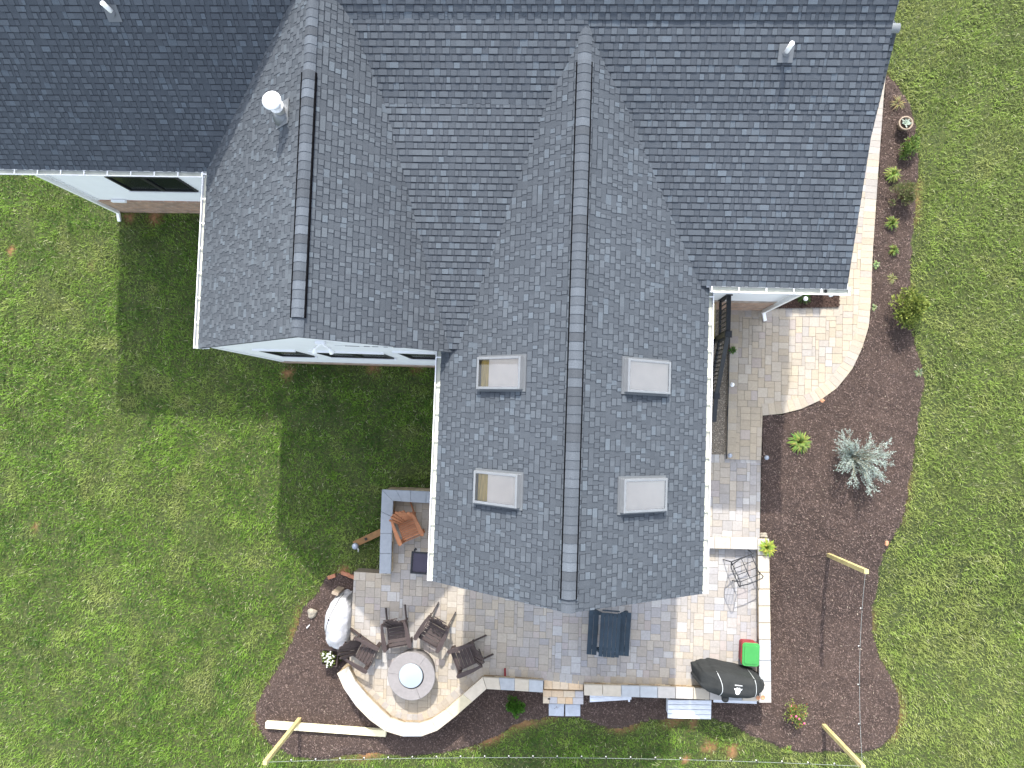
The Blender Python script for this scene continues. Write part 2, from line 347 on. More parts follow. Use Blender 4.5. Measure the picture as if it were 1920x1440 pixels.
# ------------------------------------------------------------------ grass
def grass():
    n = 620000
    X = rng.uniform(-15.2, 13.0, n); Y = rng.uniform(-11.2, 11.6, n)
    ok = ~inpoly(X, Y, BED) & ~inpoly(X, Y, UP) & ~inpoly(X, Y, LP) & ~inpoly(X, Y, ARM) & ~inpoly(X, Y, HOUSE[0])
    ok &= ~((X > 2.6) & (X < 5.1) & (Y > -4) & (Y < 3)); ok &= ~((X > 5) & (X < 6.2) & (Y > 2) & (Y < 7))
    X, Y = X[ok], Y[ok]
    # keep off soil patches
    de = dist2poly(X, Y, BED); e = np.clip(1-de/.18, 0, 1)*np.clip(fbm(X, Y, .9, 31)*4-2.1, 0, 1); w = np.maximum(e, CLAYMASK(X, Y))
    ok = rng.random(len(X)) > w*1.1; X, Y, de = X[ok], Y[ok], de[ok]
    # thin spots
    cl = fbm(X, Y, 2.6, 11); ok = rng.random(len(X)) < np.clip(.25+cl*1.5, .2, 1); X, Y, de, cl = X[ok], Y[ok], de[ok], cl[ok]
    n = len(X); a = fbm(X, Y, 1.3, 17)*6.28*2+rng.normal(0, 1.5, n); L = rng.uniform(.05, .125, n)*(0.6+1.0*cl); lean = rng.uniform(.35, 1.25, n)
    wd = rng.uniform(.004, .008, n); dx, dy = np.cos(a), np.sin(a); Z = g(X, Y)+.0
    V = np.zeros((n, 5, 3)); hx = L*np.sin(lean)*.45; hz = L*np.cos(lean*.6)*.55; tx = L*np.sin(lean); tz = L*np.cos(lean)*.8+.01
    for k, (s_, r_, z_, w_) in enumerate([(-1,0,0,1),(1,0,0,1),(1,1,0,.9),(-1,1,0,.9)]):
        rr = hx*r_; V[:,k,0] = X+dx*rr-dy*wd*s_*w_; V[:,k,1] = Y+dy*rr+dx*wd*s_*w_; V[:,k,2] = Z+hz*r_
    V[:,4,0] = X+dx*tx; V[:,4,1] = Y+dy*tx; V[:,4,2] = Z+np.maximum(tz, .012)
    big = fbm(X, Y, .45, 3); dry = np.clip((fbm(X, Y, .8, 23)-.5)*3.2, 0, 1)*.55+np.clip((vnoise(X, Y, 2.0, 29)-.70)*4, 0, 1)*.75
    dry = np.maximum(dry, np.clip(1-de/.35, 0, 1)*.55); dry = np.clip(dry, 0, 1)
    right = np.clip((X-2)/6, 0, 1)*.55
    t = np.clip(rng.normal(.5, .26, n)+(big-.5)*.6+(fbm(X, Y, 5, 71)-.5)*1.5+(fbm(X, Y, 1.7, 77)-.5)*.8, 0, 1)[:, None]
    c = np.array([.034,.098,.010])*(1-t)+np.array([.19,.33,.040])*t
    d = np.clip(dry+right+rng.normal(0, .12, n), 0, 1)[:, None]; c = c*(1-d*.6)+np.array([.36,.37,.13])*d*.6
    p = rng.random(n) < .05; c[p] = np.array([.45,.46,.26])*rng.uniform(.6, 1.1, (p.sum(), 1))
    o = fast_mesh('lawn_grass', V, 5, [(0,1,2,3), (3,2,4)], c, 'grass'); kind(o, 'stuff'); o['label'] = 'mown green lawn grass around the house'; o['category'] = 'grass'
grass()
# ------------------------------------------------------------------ mulch bed and its shreds
def mulch():
    xs = np.arange(-8.5, 11, .05); ys = np.arange(-10, 10, .05); X, Y = np.meshgrid(xs, ys); cx, cy = X[:-1,:-1]+.025, Y[:-1,:-1]+.025
    ins = inpoly(cx, cy, BED); Z = g(X, Y)+.045+(fbm(X, Y, 3, 51)-.5)*.09
    de = dist2poly(X.ravel(), Y.ravel(), BED).reshape(X.shape); Z = Z-.05*np.clip(1-de/.08, 0, 1)
    for pg in (UP, GW, LP): Z = Z-.18*inpoly(X, Y, pg)
    idx = np.arange(X.size).reshape(X.shape); F4 = np.stack([idx[:-1,:-1], idx[:-1,1:], idx[1:,1:], idx[1:,:-1]], -1)[ins]
    used, inv = np.unique(F4, return_inverse=True); V = np.stack([X, Y, Z], -1).reshape(-1, 3)[used]
    me = bpy.data.meshes.new('mulch_bed'); me.from_pydata(V.tolist(), [], inv.reshape(-1, 4).tolist())
    m = mat('mulch', (.065,.045,.037), .95, 45, .45, bump=1, bscale=50, bdist=.03, n2=.2, n2s=1.5); me.materials.append(m)
    o = bpy.data.objects.new('mulch_bed', me); COL.objects.link(o); kind(o, 'structure')
    def chips(name, X, Y, Z, sz, cols, lab):
        n = len(X); a = rng.uniform(0, 6.28, n); L = rng.uniform(.4, 1, n)*sz; W = rng.uniform(.004, .011, n)*(sz/.04); tl = rng.normal(0, .35, n)
        dx, dy = np.cos(a), np.sin(a); V = np.zeros((n, 4, 3))
        for k, (s_, r_) in enumerate([(-1,-1),(1,-1),(1,1),(-1,1)]):
            V[:,k,0] = X+dx*L*r_-dy*W*s_; V[:,k,1] = Y+dy*L*r_+dx*W*s_; V[:,k,2] = Z+L*r_*np.sin(tl)+rng.uniform(0, .01, n)+s_*W*.5*np.sin(a*3)
        return fast_mesh(name, V, 4, [(0,1,2,3)], cols, 'chip')
    n = 330000; X = rng.uniform(-8.2, 10, n); Y = rng.uniform(-9.6, 9, n); ok = inpoly(X, Y, BED) & ~inpoly(X, Y, LP) & ~inpoly(X, Y, UP) & ~inpoly(X, Y, GW); X, Y = X[ok], Y[ok]; n = len(X)
    Z = g(X, Y)+.05+(fbm(X, Y, 3, 51)-.5)*.09; de = dist2poly(X, Y, BED); Z = Z-.05*np.clip(1-de/.08, 0, 1)
    t = rng.random(n)[:, None]**1.6; c = np.array([.06,.044,.039])*(1-t)+np.array([.235,.172,.15])*t
    p = rng.random(n) < .014; c[p] = np.array([.36,.30,.24])*rng.uniform(.5, 1.1, (p.sum(), 1))
    o = chips('mulch_shreds', X, Y, Z, .025, c, ''); kind(o, 'stuff'); o['label'] = 'dark brown shredded bark mulch'; o['category'] = 'mulch'
    return chips
chips = mulch()
def clipbed(name, px, z, mbase, n, sz, colA, colB, lab, cat):
    poly = [tuple(at(*p, z)[:2]) for p in px]
    b = MB(); b.prism(poly, z-.15, z); o = b.build(name, mbase); kind(o, 'structure')
    xs = [p[0] for p in poly]; ys = [p[1] for p in poly]; X = rng.uniform(min(xs), max(xs), n); Y = rng.uniform(min(ys), max(ys), n); ok = inpoly(X, Y, poly); X, Y = X[ok], Y[ok]; n = len(X)
    return X, Y, n
MT['mulch2'] = mat('mulch_small', (.05,.034,.028), .95, 45, .45, bump=1, bscale=50, bdist=.03)
X, Y, n = clipbed('mulch_patch', [(1440,540),(1573,540),(1573,575),(1440,578)], ZU+.03, 'mulch2', 9000, .03, 0, 0, '', '')
t = rng.random(n)[:, None]**1.6; o = chips('mulch_flakes', X, Y, np.full(n, ZU+.04), .03, np.array([.03,.02,.016])*(1-t)+np.array([.14,.09,.072])*t, ''); kind(o, 'stuff'); o['label'] = 'mulch beside the house wall'; o['category'] = 'mulch'
# gravel strip: base and pebbles
b = MB(); b.prism(GRAV, .5, .82); o = b.build('gravel_bed', mat('gravel_base', (.22,.19,.15), .95, 60, .4, bump=1, bscale=80, bdist=.02)); kind(o, 'structure')
def pebbles():
    n = 16000; X = rng.uniform(2.9, 4.7, n); Y = rng.uniform(-2, 3, n); ok = inpoly(X, Y, GRAV); X, Y = X[ok], Y[ok]; n = len(X)
    r = rng.uniform(.008, .02, n); a = rng.uniform(0, 6.28, n); V = np.zeros((n, 6, 3)); e = rng.uniform(.6, 1, n)
    for k, (u, v, w) in enumerate([(1,0,0),(0,1,0),(-1,0,0),(0,-1,0),(0,0,.7),(0,0,-.7)]):
        V[:,k,0] = X+r*(u*np.cos(a)-v*e*np.sin(a)); V[:,k,1] = Y+r*(u*np.sin(a)+v*e*np.cos(a)); V[:,k,2] = .825+rng.uniform(0, .012, n)*(k < 0)+r*w
    t = rng.random(n)[:, None]; c = np.array([.16,.12,.085])*(1-t)+np.array([.52,.46,.37])*t
    o = fast_mesh('gravel_stones', V, 6, [(0,1,4),(1,2,4),(2,3,4),(3,0,4),(1,0,5),(2,1,5),(3,2,5),(0,3,5)], c, 'gravelm'); kind(o, 'stuff'); o['label'] = 'tan river gravel beside the deck steps'; o['category'] = 'gravel'
pebbles()
# ------------------------------------------------------------------ pavers
def clip_poly(subj, x0, y0, x1, y1):
    def cut(P, f, inter):
        out = []
        for i in range(len(P)):
            a, b = P[i-1], P[i]; fa, fb = f(a), f(b)
            if fb:
                if not fa: out.append(inter(a, b))
                out.append(b)
            elif fa: out.append(inter(a, b))
        return out
    def ix(x): return lambda a, b: (x, a[1]+(b[1]-a[1])*(x-a[0])/(b[0]-a[0]))
    def iy(y): return lambda a, b: (a[0]+(b[0]-a[0])*(y-a[1])/(b[1]-a[1]), y)
    P = subj
    for f, i_ in ((lambda p: p[0] >= x0, ix(x0)), (lambda p: p[0] <= x1, ix(x1)), (lambda p: p[1] >= y0, iy(y0)), (lambda p: p[1] <= y1, iy(y1))):
        if len(P) < 3: return []
        P = cut(P, f, i_)
    out = []
    for p in P:
        if not out or math.dist(p, out[-1]) > 1e-4: out.append(p)
    if len(out) > 1 and math.dist(out[0], out[-1]) < 1e-4: out.pop()
    return out
def area(P): return abs(sum(P[i-1][0]*P[i][1]-P[i][0]*P[i-1][1] for i in range(len(P))))/2
TAN = s2l((200,186,164)); GRY = s2l((180,178,179)); BUF = s2l((205,195,180)); ROSE = s2l((192,180,175)); WHT = s2l((208,206,203))
def paver_col(x, y, bias):
    n = float(fbm(x, y, .55, 61)); r = random.random()
    warm = bias+(n-.5)*1.3+(r-.5)*.6
    if bias == .38: warm += .25-.55*float(sst(-1.5, 2.2, x))+.35*float(sst(-6.0, -7.2, y))*float(1-sst(1.5, 3, x))
    c = lerp(GRY, TAN, min(1, max(0, warm))); 
    if random.random() < .22: c = lerp(c, BUF if warm > .5 else WHT, .6)
    if random.random() < .06: c = lerp(c, ROSE, .6)
    k = random.uniform(.91, 1.06)*.65; return tuple(v*k for v in c)
def pave(name, poly, z, bias, ang=0.0, holes=(), unit=.0775):
    mb = MB(); ca, sa = math.cos(ang), math.sin(ang)
    P = [(p[0]*ca+p[1]*sa, -p[0]*sa+p[1]*ca) for p in poly]
    x0 = min(p[0] for p in P)-.3; y0 = min(p[1] for p in P)-.3; nx = int((max(p[0] for p in P)-x0+.3)/unit); ny = int((max(p[1] for p in P)-y0+.3)/unit)
    occ = np.zeros((nx+6, ny+6), bool); shapes = [(3,2),(2,3),(3,3),(2,2),(3,2),(2,3)]
    for j in range(ny):
        for i in range(nx):
            if occ[i, j]: continue
            opts = shapes[:]; random.shuffle(opts); opts += [(3,1),(1,3),(2,1),(1,2),(1,1)]
            for (w, h) in opts:
                if not occ[i:i+w, j:j+h].any():
                    # avoid leaving one-unit slots
                    if w < 4 and i+w < nx and occ[min(i+w+1, nx+5), j] and not occ[i+w, j] and (w+1, h) in shapes: w += 1
                    if not occ[i:i+w, j:j+h].any(): break
            occ[i:i+w, j:j+h] = True
            q = clip_poly(P, x0+i*unit+.003, y0+j*unit+.003, x0+(i+w)*unit-.003, y0+(j+h)*unit-.003)
            if len(q) < 3 or area(q) < .0009: continue
            q = [(a*ca-b*sa, a*sa+b*ca) for a, b in q]; cx = sum(a for a, b in q)/len(q); cy = sum(b for a, b in q)/len(q)
            if any(inpoly(np.array([cx]), np.array([cy]), h_)[0] for h_ in holes): continue
            mb.prism(q, z-.05, z+random.uniform(-.002, .002), paver_col(cx, cy, bias), ins=.004)
    o = mb.build(name, 'paver')
    mb = MB(); mb.prism(poly, z-.45, z-.008); j = mb.build(name+'_joint_sand', 'joint'); j.parent = o
    kind(o, 'structure'); return o
def border(outer, inner, z, bias, parent, w=.155, name='border_course'):
    """soldier course between two polylines of matching length"""
    mb = MB(); L = [0]
    for i in range(1, len(outer)): L.append(L[-1]+math.dist(outer[i], outer[i-1]))
    def samp(pl, s):
        for i in range(1, len(L)):
            if s <= L[i]+1e-9: t = (s-L[i-1])/(L[i]-L[i-1]); return (pl[i-1][0]+(pl[i][0]-pl[i-1][0])*t, pl[i-1][1]+(pl[i][1]-pl[i-1][1])*t)
        return pl[-1]
    n = max(1, int(L[-1]/w)); w = L[-1]/n
    for k in range(n):
        a, b = k*w+.003, (k+1)*w-.003; q = [samp(outer, a), samp(outer, b), samp(inner, b), samp(inner, a)]
        cx, cy = q[0]; mb.prism(q, z-.05, z+random.uniform(-.001, .0015), paver_col(cx, cy, bias), ins=.004)
    o = mb.build(name, 'paver', parent); return o
def pxs(P, z): return [tuple(at(*p, z)[:2]) for p in P]
def offset(pl, d):
    out = []
    for i in range(len(pl)):
        a = Vector(pl[max(i-1, 0)]); b = Vector(pl[min(i+1, len(pl)-1)]); t = (b-a).normalized(); out.append((pl[i][0]-t.y*d, pl[i][1]+t.x*d))
    return out
up = pave('upper_patio', UP, ZU, .80, ang=-.0)
curve = pxs([(1430,779),(1465,776),(1502,767),(1537,751),(1570,727),(1598,692),(1617,652),(1629,612),(1633,565),(1636,480),(1640,420),(1646,330),(1652,250),(1657,180),(1663,120)], ZU)
border(curve, offset(curve, .27), ZU+.006, .85, up)
lft = pxs([(1369,576),(1362,861)], ZU); border(lft, offset(lft, .21), ZU+.006, .75, up, w=.17)
tp = pxs([(1371,579),(1575,577)], ZU); border(tp, offset(tp, -.2), ZU+.006, .7, up)
gw = pave('side_walkway', GW, ZG, .22)
sold = pxs([(1310,867),(1427,868)], ZG); border(sold, offset(sold, .19), ZG+.006, .1, gw, w=.12)
lp = pave('lower_patio', LP, ZP, .38)
inn = pxs([(655,1252),(665,1277),(687,1303),(712,1328),(732,1346),(758,1355),(785,1356),(808,1349),(835,1331),(880,1291),(906,1268),(1018,1275),(1096,1284),(1250,1288),(1424,1293)], ZP)
border(inn, offset(inn, .21), ZP+.006, .6, lp, w=.15)
bs = pxs([(1424,1030),(1424,1290)], ZP); border(bs, offset(bs, -.2), ZP+.006, .3, lp, w=.15)
# ------------------------------------------------------------------ stone walls with cap stones
CREAM = s2l((224,212,192)); CG = s2l((196,200,203)); CY = s2l((226,214,182)); CW = s2l((214,208,200))
def stone_wall(label, pairs, ztop, zbot, cols, name='retaining_wall', stone=None):
    """pairs: (outer px, inner px) on the top face"""
    W = [(at(*a, ztop), at(*b, ztop)) for a, b in pairs]; root = thing(name, label, 'wall', (W[0][0].x, W[0][0].y, zbot))
    base = Vector((W[0][0].x, W[0][0].y, zbot)); capT = .065
    k = 0
    for i in range(len(W)-1):
        o0, i0 = W[i]; o1, i1 = W[i+1]; Lo = (o1-o0).length; n = max(1, round(Lo/.42))
        for q in range(n):
            t0, t1 = q/n+.004, (q+1)/n-.004
            P = [o0.lerp(o1, t0), o0.lerp(o1, t1), i0.lerp(i1, t1), i0.lerp(i1, t0)]
            c = cols[k % len(cols)]; f = random.uniform(.92, 1.06)*.62; k += 1
            mb = MB(); mb.prism([(p.x-base.x, p.y-base.y) for p in P], ztop-capT-zbot, ztop-zbot+random.uniform(-.002,.002), tuple(v*f for v in c), ins=.007)
            mb.build('cap_stone', 'cap', root)
    mb = MB(); rowh = .1; z = zbot; row = 0
    while z < ztop-capT-.002:
        z1 = min(z+rowh, ztop-capT-.001); row += 1
        for i in range(len(W)-1):
            o0, i0 = W[i]; o1, i1 = W[i+1]; Lo = (o1-o0).length; n = max(1, round(Lo/.25))
            for q in range(n):
                a = (q+.5*(row % 2))/n if n > 1 else q/n; b_ = min(1, (q+1+.5*(row % 2))/n) if n > 1 else 1; a = max(0, a)
                if b_-a < .01: continue
                if q == 0 and row % 2 and n > 1: a = 0
                s_ = random.uniform(.07, .12)
                oo0, ii0 = o0.lerp(o1, a+.004), i0.lerp(i1, a+.004); oo1, ii1 = o0.lerp(o1, b_-.004), i0.lerp(i1, b_-.004)
                P = [oo0.lerp(ii0, s_), oo1.lerp(ii1, s_), ii1.lerp(oo1, s_), ii0.lerp(oo0, s_)]
                c = lerp(s2l((150,128,98)), s2l((178,164,140)), random.random()); f = random.uniform(.6, 1.1)
                mb.prism([(p.x-base.x, p.y-base.y) for p in P], z-zbot+.002, z1-zbot-.002, tuple(v*f for v in c), ins=.004)
        z = z1
    mb.build('stone_face', 'stack', root); return root
PIT = [((632,1263),(653,1250)),((645,1292),(666,1278)),((668,1325),(687,1304)),((694,1351),(712,1329)),((722,1371),(732,1347)),((755,1381),(758,1356)),((790,1381),(786,1357)),((820,1370),(808,1350)),((852,1345),(836,1331)),((885,1316),(868,1302)),((912,1292),(905,1270))]
stone_wall('curved cream stone seat wall wrapping around the round fire pit', PIT, ZC, .0, [CREAM, CW, CREAM, CREAM, CREAM, CG, CREAM, CREAM, CY, CREAM, CW], 'seat_wall')
stone_wall('short straight stone wall between the fire pit curve and the steps', [((912.5,1292),(905.5,1270)),((965,1295),(965,1273)),((1018,1298.5),(1019,1277))], ZC, .0, [CREAM, CG, CREAM, CG], 'seat_wall')
stone_wall('long stone wall from the steps along the front edge to the covered grill', [((1095,1304),(1095,1284)),((1200,1307.5),(1200,1287)),((1300,1311),(1300,1290)),((1422.5,1315),(1422.5,1295))], ZC, .0, [CREAM, CREAM, CG, CG, CW, CW, CREAM, CW, CG], 'seat_wall')
stone_wall('cream capped stone wall along the right edge of the patio by the mulch', [((1446,1318),(1424,1318)),((1445,1200),(1423.5,1200)),((1442,1010),(1421,1010))], ZC, .0, [CW, CG, CG, CREAM, CREAM, CREAM, CREAM, CREAM, CW, CREAM], 'seat_wall')
stone_wall('bluish grey L shaped seat wall around the cedar chair corner', [((711,1075.5),(732.5,1076)),((713,1000),(734.5,1000)),((716,918),(737,939)),((770,920),(770,941.5)),((828,923),(828,945)),((880,926),(880,948))], 1.0, .0, [lerp(CG, (.4,.44,.5), .5)], 'seat_wall')
stone_wall('pale stone coping step between grey walkway and lower patio', [((1310,1008),(1310,1028)),((1370,1008),(1370,1029)),((1420.5,1009),(1420.5,1030.5))], ZG+.07, ZP-.1, [CW, CREAM, CW], 'coping_step')
# steps
st = thing('stone_steps', 'tan paver steps going down from the patio to the grass', 'steps', at(1057,1296,0))
def quadbox(px, z0, z1, parent, name, m, col=None, ins=.006, base=None):
    base = base or Vector((0,0,0)); P = [at(*p, z1) for p in px]; mb = MB(); mb.prism([(p.x-base.x, p.y-base.y) for p in P], z0-base.z, z1-base.z, col or (.5,.5,.5), ins=ins); return mb.build(name, m, parent)
sb = Vector(st.location)
for (px, z1) in (([(1020,1274),(1094,1277),(1093,1294),(1020,1292)], .655), ([(1018,1294),(1094,1296),(1094,1321),(1018,1319)], .42)):
    A, B, C_, D = [at(*p, z1) for p in px]; mb = MB(); rows = 1 if z1 > .5 else 2
    for r_ in range(rows):
        t = 0
        cuts = [0]
        while cuts[-1] < .99: cuts.append(min(1, cuts[-1]+random.uniform(.16, .3)))
        for k in range(len(cuts)-1):
            def pt(u, v): return (A.lerp(B, u)).lerp(D.lerp(C_, u), v)
            Q = [pt(cuts[k]+.003, r_/rows+.01), pt(cuts[k+1]-.003, r_/rows+.01), pt(cuts[k+1]-.003, (r_+1)/rows-.01), pt(cuts[k]+.003, (r_+1)/rows-.01)]
            mb.prism([(p.x-sb.x, p.y-sb.y) for p in Q], -.0, z1, lerp(TAN, s2l((205,175,140)), random.random()) if random.random() < .7 else GRY, ins=.005)
    mb.build('tread', 'paver', st)
mb = MB(); mb.box((-.36,.045,.668), (.06,.03,.02), col=(.05,.03,.02)); mb.build('step_light', 'black', st)
for px, lb in (([(1029,1320),(1058,1320),(1057,1343),(1029,1342)], 'left bluestone slab at the foot of the steps'), ([(1060,1321),(1088,1321),(1088,1343),(1060,1343)], 'right bluestone slab at the foot of the steps')):
    tag(quadbox(px, -.02, .09, None, 'stepping_stone', 'slab'), lb, 'paving slab', 'slabs at the foot of the steps')
# ------------------------------------------------------------------ house
house = thing('house', 'white sided house with dark grey shingle roofs seen from above', 'house')
def shingles(name, O, U, V, lu, lv, tone=1.0, warm=0., parent=house, bark=None):
    """O eave corner, U unit along the eave, V unit up the slope"""
    O, U, V = Vector(O), Vector(U).normalized(), Vector(V).normalized(); N = U.cross(V)
    if N.z < 0: N = -N
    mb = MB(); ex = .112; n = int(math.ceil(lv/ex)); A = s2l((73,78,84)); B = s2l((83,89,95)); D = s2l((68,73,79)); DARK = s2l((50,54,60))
    Tk = .012
    def P(u, v, h): return O+U*u+V*v+N*h
    for i in range(n):
        v0 = i*ex; v1 = min(lv, v0+ex+.006)
        # backing strip
        u = -random.uniform(0, .3); hi = False
        while u < lu:
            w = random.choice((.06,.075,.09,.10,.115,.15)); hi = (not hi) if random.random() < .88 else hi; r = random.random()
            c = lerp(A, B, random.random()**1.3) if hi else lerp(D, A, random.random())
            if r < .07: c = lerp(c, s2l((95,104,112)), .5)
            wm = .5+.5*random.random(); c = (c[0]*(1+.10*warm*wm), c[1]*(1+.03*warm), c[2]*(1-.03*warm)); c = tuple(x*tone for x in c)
            a, b_ = max(0, u), min(lu, u+w)
            if b_ > a+.002:
                h0 = Tk+(.007 if hi else 0); h1 = .002+(.003 if hi else 0)
                if hi:      # shadow line painted round each raised tab, after the laminate's dark granule band
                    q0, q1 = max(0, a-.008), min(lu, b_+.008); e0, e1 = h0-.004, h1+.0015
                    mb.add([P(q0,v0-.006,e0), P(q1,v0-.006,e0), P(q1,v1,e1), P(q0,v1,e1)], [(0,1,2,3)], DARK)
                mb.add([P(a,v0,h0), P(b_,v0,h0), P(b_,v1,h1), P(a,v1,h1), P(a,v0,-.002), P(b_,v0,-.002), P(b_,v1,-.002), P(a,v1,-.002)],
                       [(0,1,2,3),(4,5,1,0),(5,6,2,1),(7,4,0,3)], c)
            u += w
    # deck board under the shingles
    mb.add([P(0,0,-.003), P(lu,0,-.003), P(lu,lv,-.003), P(0,lv,-.003), P(0,0,-.06), P(lu,0,-.06), P(lu,lv,-.06), P(0,lv,-.06)],
           [(0,1,2,3),(7,6,5,4),(0,4,5,1),(1,5,6,2),(2,6,7,3),(3,7,4,0)], s2l((70,73,78)))
    return mb.build(name, 'shingle', parent)
# centre gable
CX, CH, CZE, CZA, CY = .33, 2.42, 5.05, 6.79, -3.08; mc = (CZA-CZE)/CH; CL = 9.8
sl_ = math.hypot(CH, CZA-CZE)
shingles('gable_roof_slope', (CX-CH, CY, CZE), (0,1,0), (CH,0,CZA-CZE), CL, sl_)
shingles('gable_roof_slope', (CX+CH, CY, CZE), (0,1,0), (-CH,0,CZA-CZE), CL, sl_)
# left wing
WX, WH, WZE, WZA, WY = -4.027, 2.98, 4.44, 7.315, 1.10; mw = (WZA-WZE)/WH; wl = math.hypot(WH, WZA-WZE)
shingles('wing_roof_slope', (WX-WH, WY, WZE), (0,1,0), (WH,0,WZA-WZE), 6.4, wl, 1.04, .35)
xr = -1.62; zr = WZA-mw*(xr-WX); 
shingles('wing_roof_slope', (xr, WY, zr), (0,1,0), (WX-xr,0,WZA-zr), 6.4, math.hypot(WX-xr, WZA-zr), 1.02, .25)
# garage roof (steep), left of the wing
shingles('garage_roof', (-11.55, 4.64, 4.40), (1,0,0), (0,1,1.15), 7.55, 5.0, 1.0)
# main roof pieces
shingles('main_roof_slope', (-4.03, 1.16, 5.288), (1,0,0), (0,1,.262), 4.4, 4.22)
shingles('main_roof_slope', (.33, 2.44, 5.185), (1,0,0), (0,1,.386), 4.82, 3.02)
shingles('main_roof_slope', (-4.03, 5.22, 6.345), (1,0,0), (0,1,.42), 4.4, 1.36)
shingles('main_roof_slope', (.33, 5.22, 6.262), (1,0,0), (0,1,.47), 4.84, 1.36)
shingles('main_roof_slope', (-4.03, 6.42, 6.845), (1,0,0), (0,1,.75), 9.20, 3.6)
# far side slope so the roof is closed
b = MB(); b.face([(-4.03,9.3,9.0),(5.17,9.3,9.0),(5.17,14,5),(-4.03,14,5)]); b.face([(-11.55,7.9,8.1),(-4.03,7.9,8.1),(-4.03,13,4.4),(-11.55,13,4.4)]); 
for f in range(2): b.c[f] = s2l((85,88,93))
b.build('rear_roof', 'shingle', house)
# low side gable at the right
sg0 = at(1683,52,4.9); 
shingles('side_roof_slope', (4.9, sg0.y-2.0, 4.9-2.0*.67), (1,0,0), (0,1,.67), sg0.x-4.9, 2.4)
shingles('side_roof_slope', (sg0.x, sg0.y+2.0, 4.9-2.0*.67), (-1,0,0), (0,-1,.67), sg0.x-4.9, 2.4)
b = MB(); b.tube([(4.9,sg0.y,4.88),(sg0.x+.03,sg0.y,4.88)], .09, 8, s2l((120,124,126))); b.build('ridge_cap', 'shingle', house)
# ridge caps and vents
def ridge(X, z, m, y0, y1, lift, half, vent, ex=.145):
    mb = MB(); y = y0; A = s2l((76,81,87)); B = s2l((93,99,106)); D = s2l((70,74,79))
    base = z
    while y < y1:
        c = lerp(A, B, random.random()**2); 
        if random.random() < .2: c = D
        e = min(y+ex+.012, y1+.02); pts0, pts1 = [], []
        for k in range(7):
            t = -1+2*k/6; x = t*half; zz = base+lift-(abs(t)**1.6)*half*m*.75
            pts0.append((X+x, y, zz+.012)); pts1.append((X+x, e, zz+.002))
        for k in range(6): mb.face([pts0[k], pts0[k+1], pts1[k+1], pts1[k]], c, True)
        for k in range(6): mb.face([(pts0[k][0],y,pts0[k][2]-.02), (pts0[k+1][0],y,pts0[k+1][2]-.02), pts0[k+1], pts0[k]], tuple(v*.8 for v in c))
        y += ex
    o = mb.build('ridge_vent' if vent else 'ridge_cap', 'shingle', house)
    if vent:   # black slotted core under the cap
        mb = MB()
        for s_ in (-1, 1): 
            xx = X+s_*(half+.010); zz = base+lift-half*m*.75
            mb.box((xx, (y0+y1)/2, zz-.020), (.024, y1-y0, .05), col=(.01,.01,.01))
        e_ = mb.build('vent_edge', 'core', o)
    return o
ridge(CX, CZA, mc, -2.86, 5.75, .055, .112, True); ridge(CX, CZA, mc, CY, -2.87, .02, .112, False); ridge(CX, CZA, mc, 5.76, 6.5, .02, .112, False)
wyb = onplane(562,597,(WX,0,WZA),(1,0,0)).y; wyt = onplane(575,130,(WX,0,WZA),(1,0,0)).y
ridge(WX, WZA, mw, wyb, wyt, .05, .102, True); ridge(WX, WZA, mw, WY, wyb-.01, .02, .10, False); ridge(WX, WZA, mw, wyt+.01, 7.2, .02, .10, False)
# gutters
def gutter(a, b, outdir, name='gutter', w=.11, hang=.47, hole=None):
    a, b, o = Vector(a), Vector(b), Vector(outdir); mb = MB(); d = (b-a).normalized(); L = (b-a).length; t = .012
    prof = [(0,0),(0,-.10),(.075,-.10),(w,-.03),(w,0),(w-.018,0),(w-.018,-.008),(w-.008,-.012)]
    def P(k, u): p = prof[k]; return a+d*u+o*p[0]+Vector((0,0,p[1]))
    for k in range(len(prof)-1): mb.face([P(k,0), P(k,L), P(k+1,L), P(k+1,0)], (.8,.8,.8))
    for u in (0, L): mb.face([P(0,u), P(1,u), P(2,u), P(3,u), P(4,u)], (.8,.8,.8))
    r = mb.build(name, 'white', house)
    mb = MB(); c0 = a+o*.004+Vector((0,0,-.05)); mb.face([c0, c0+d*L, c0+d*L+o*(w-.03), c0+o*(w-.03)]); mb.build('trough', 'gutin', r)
    n = max(2, int(L/hang)); R = Matrix((d, o, d.cross(o))).transposed()
    for k in range(n+1):
        p = a+d*(L*k/n*.98+.02)+o*(w/2-.01)+Vector((0,0,.004)); mb = MB(); mb.box(p, (.022, w+.015, .006), R); mb.build('hanger', 'trim', r)
    if hole: 
        mb = MB(); mb.lathe(Vector(hole), [(.03,0),(.03,.004)], 14); mb.build('outlet_hole', 'edging', r)
    # fascia behind
    mb = MB(); R2 = R; mb.box((a+b)/2+o*-.012+Vector((0,0,-.09)), (L, .02, .17), R2); mb.build('fascia', 'trim', r); return r
e = .005
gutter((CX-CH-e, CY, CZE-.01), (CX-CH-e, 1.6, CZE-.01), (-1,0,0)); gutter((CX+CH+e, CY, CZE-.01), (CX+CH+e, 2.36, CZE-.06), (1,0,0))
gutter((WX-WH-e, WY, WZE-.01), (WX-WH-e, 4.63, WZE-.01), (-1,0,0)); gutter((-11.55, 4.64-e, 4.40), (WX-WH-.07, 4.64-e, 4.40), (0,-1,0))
gutter((2.76, 2.44-e, 5.18), (5.22, 2.44-e, 5.18), (0,-1,0), hole=at(1548,546,5.135))
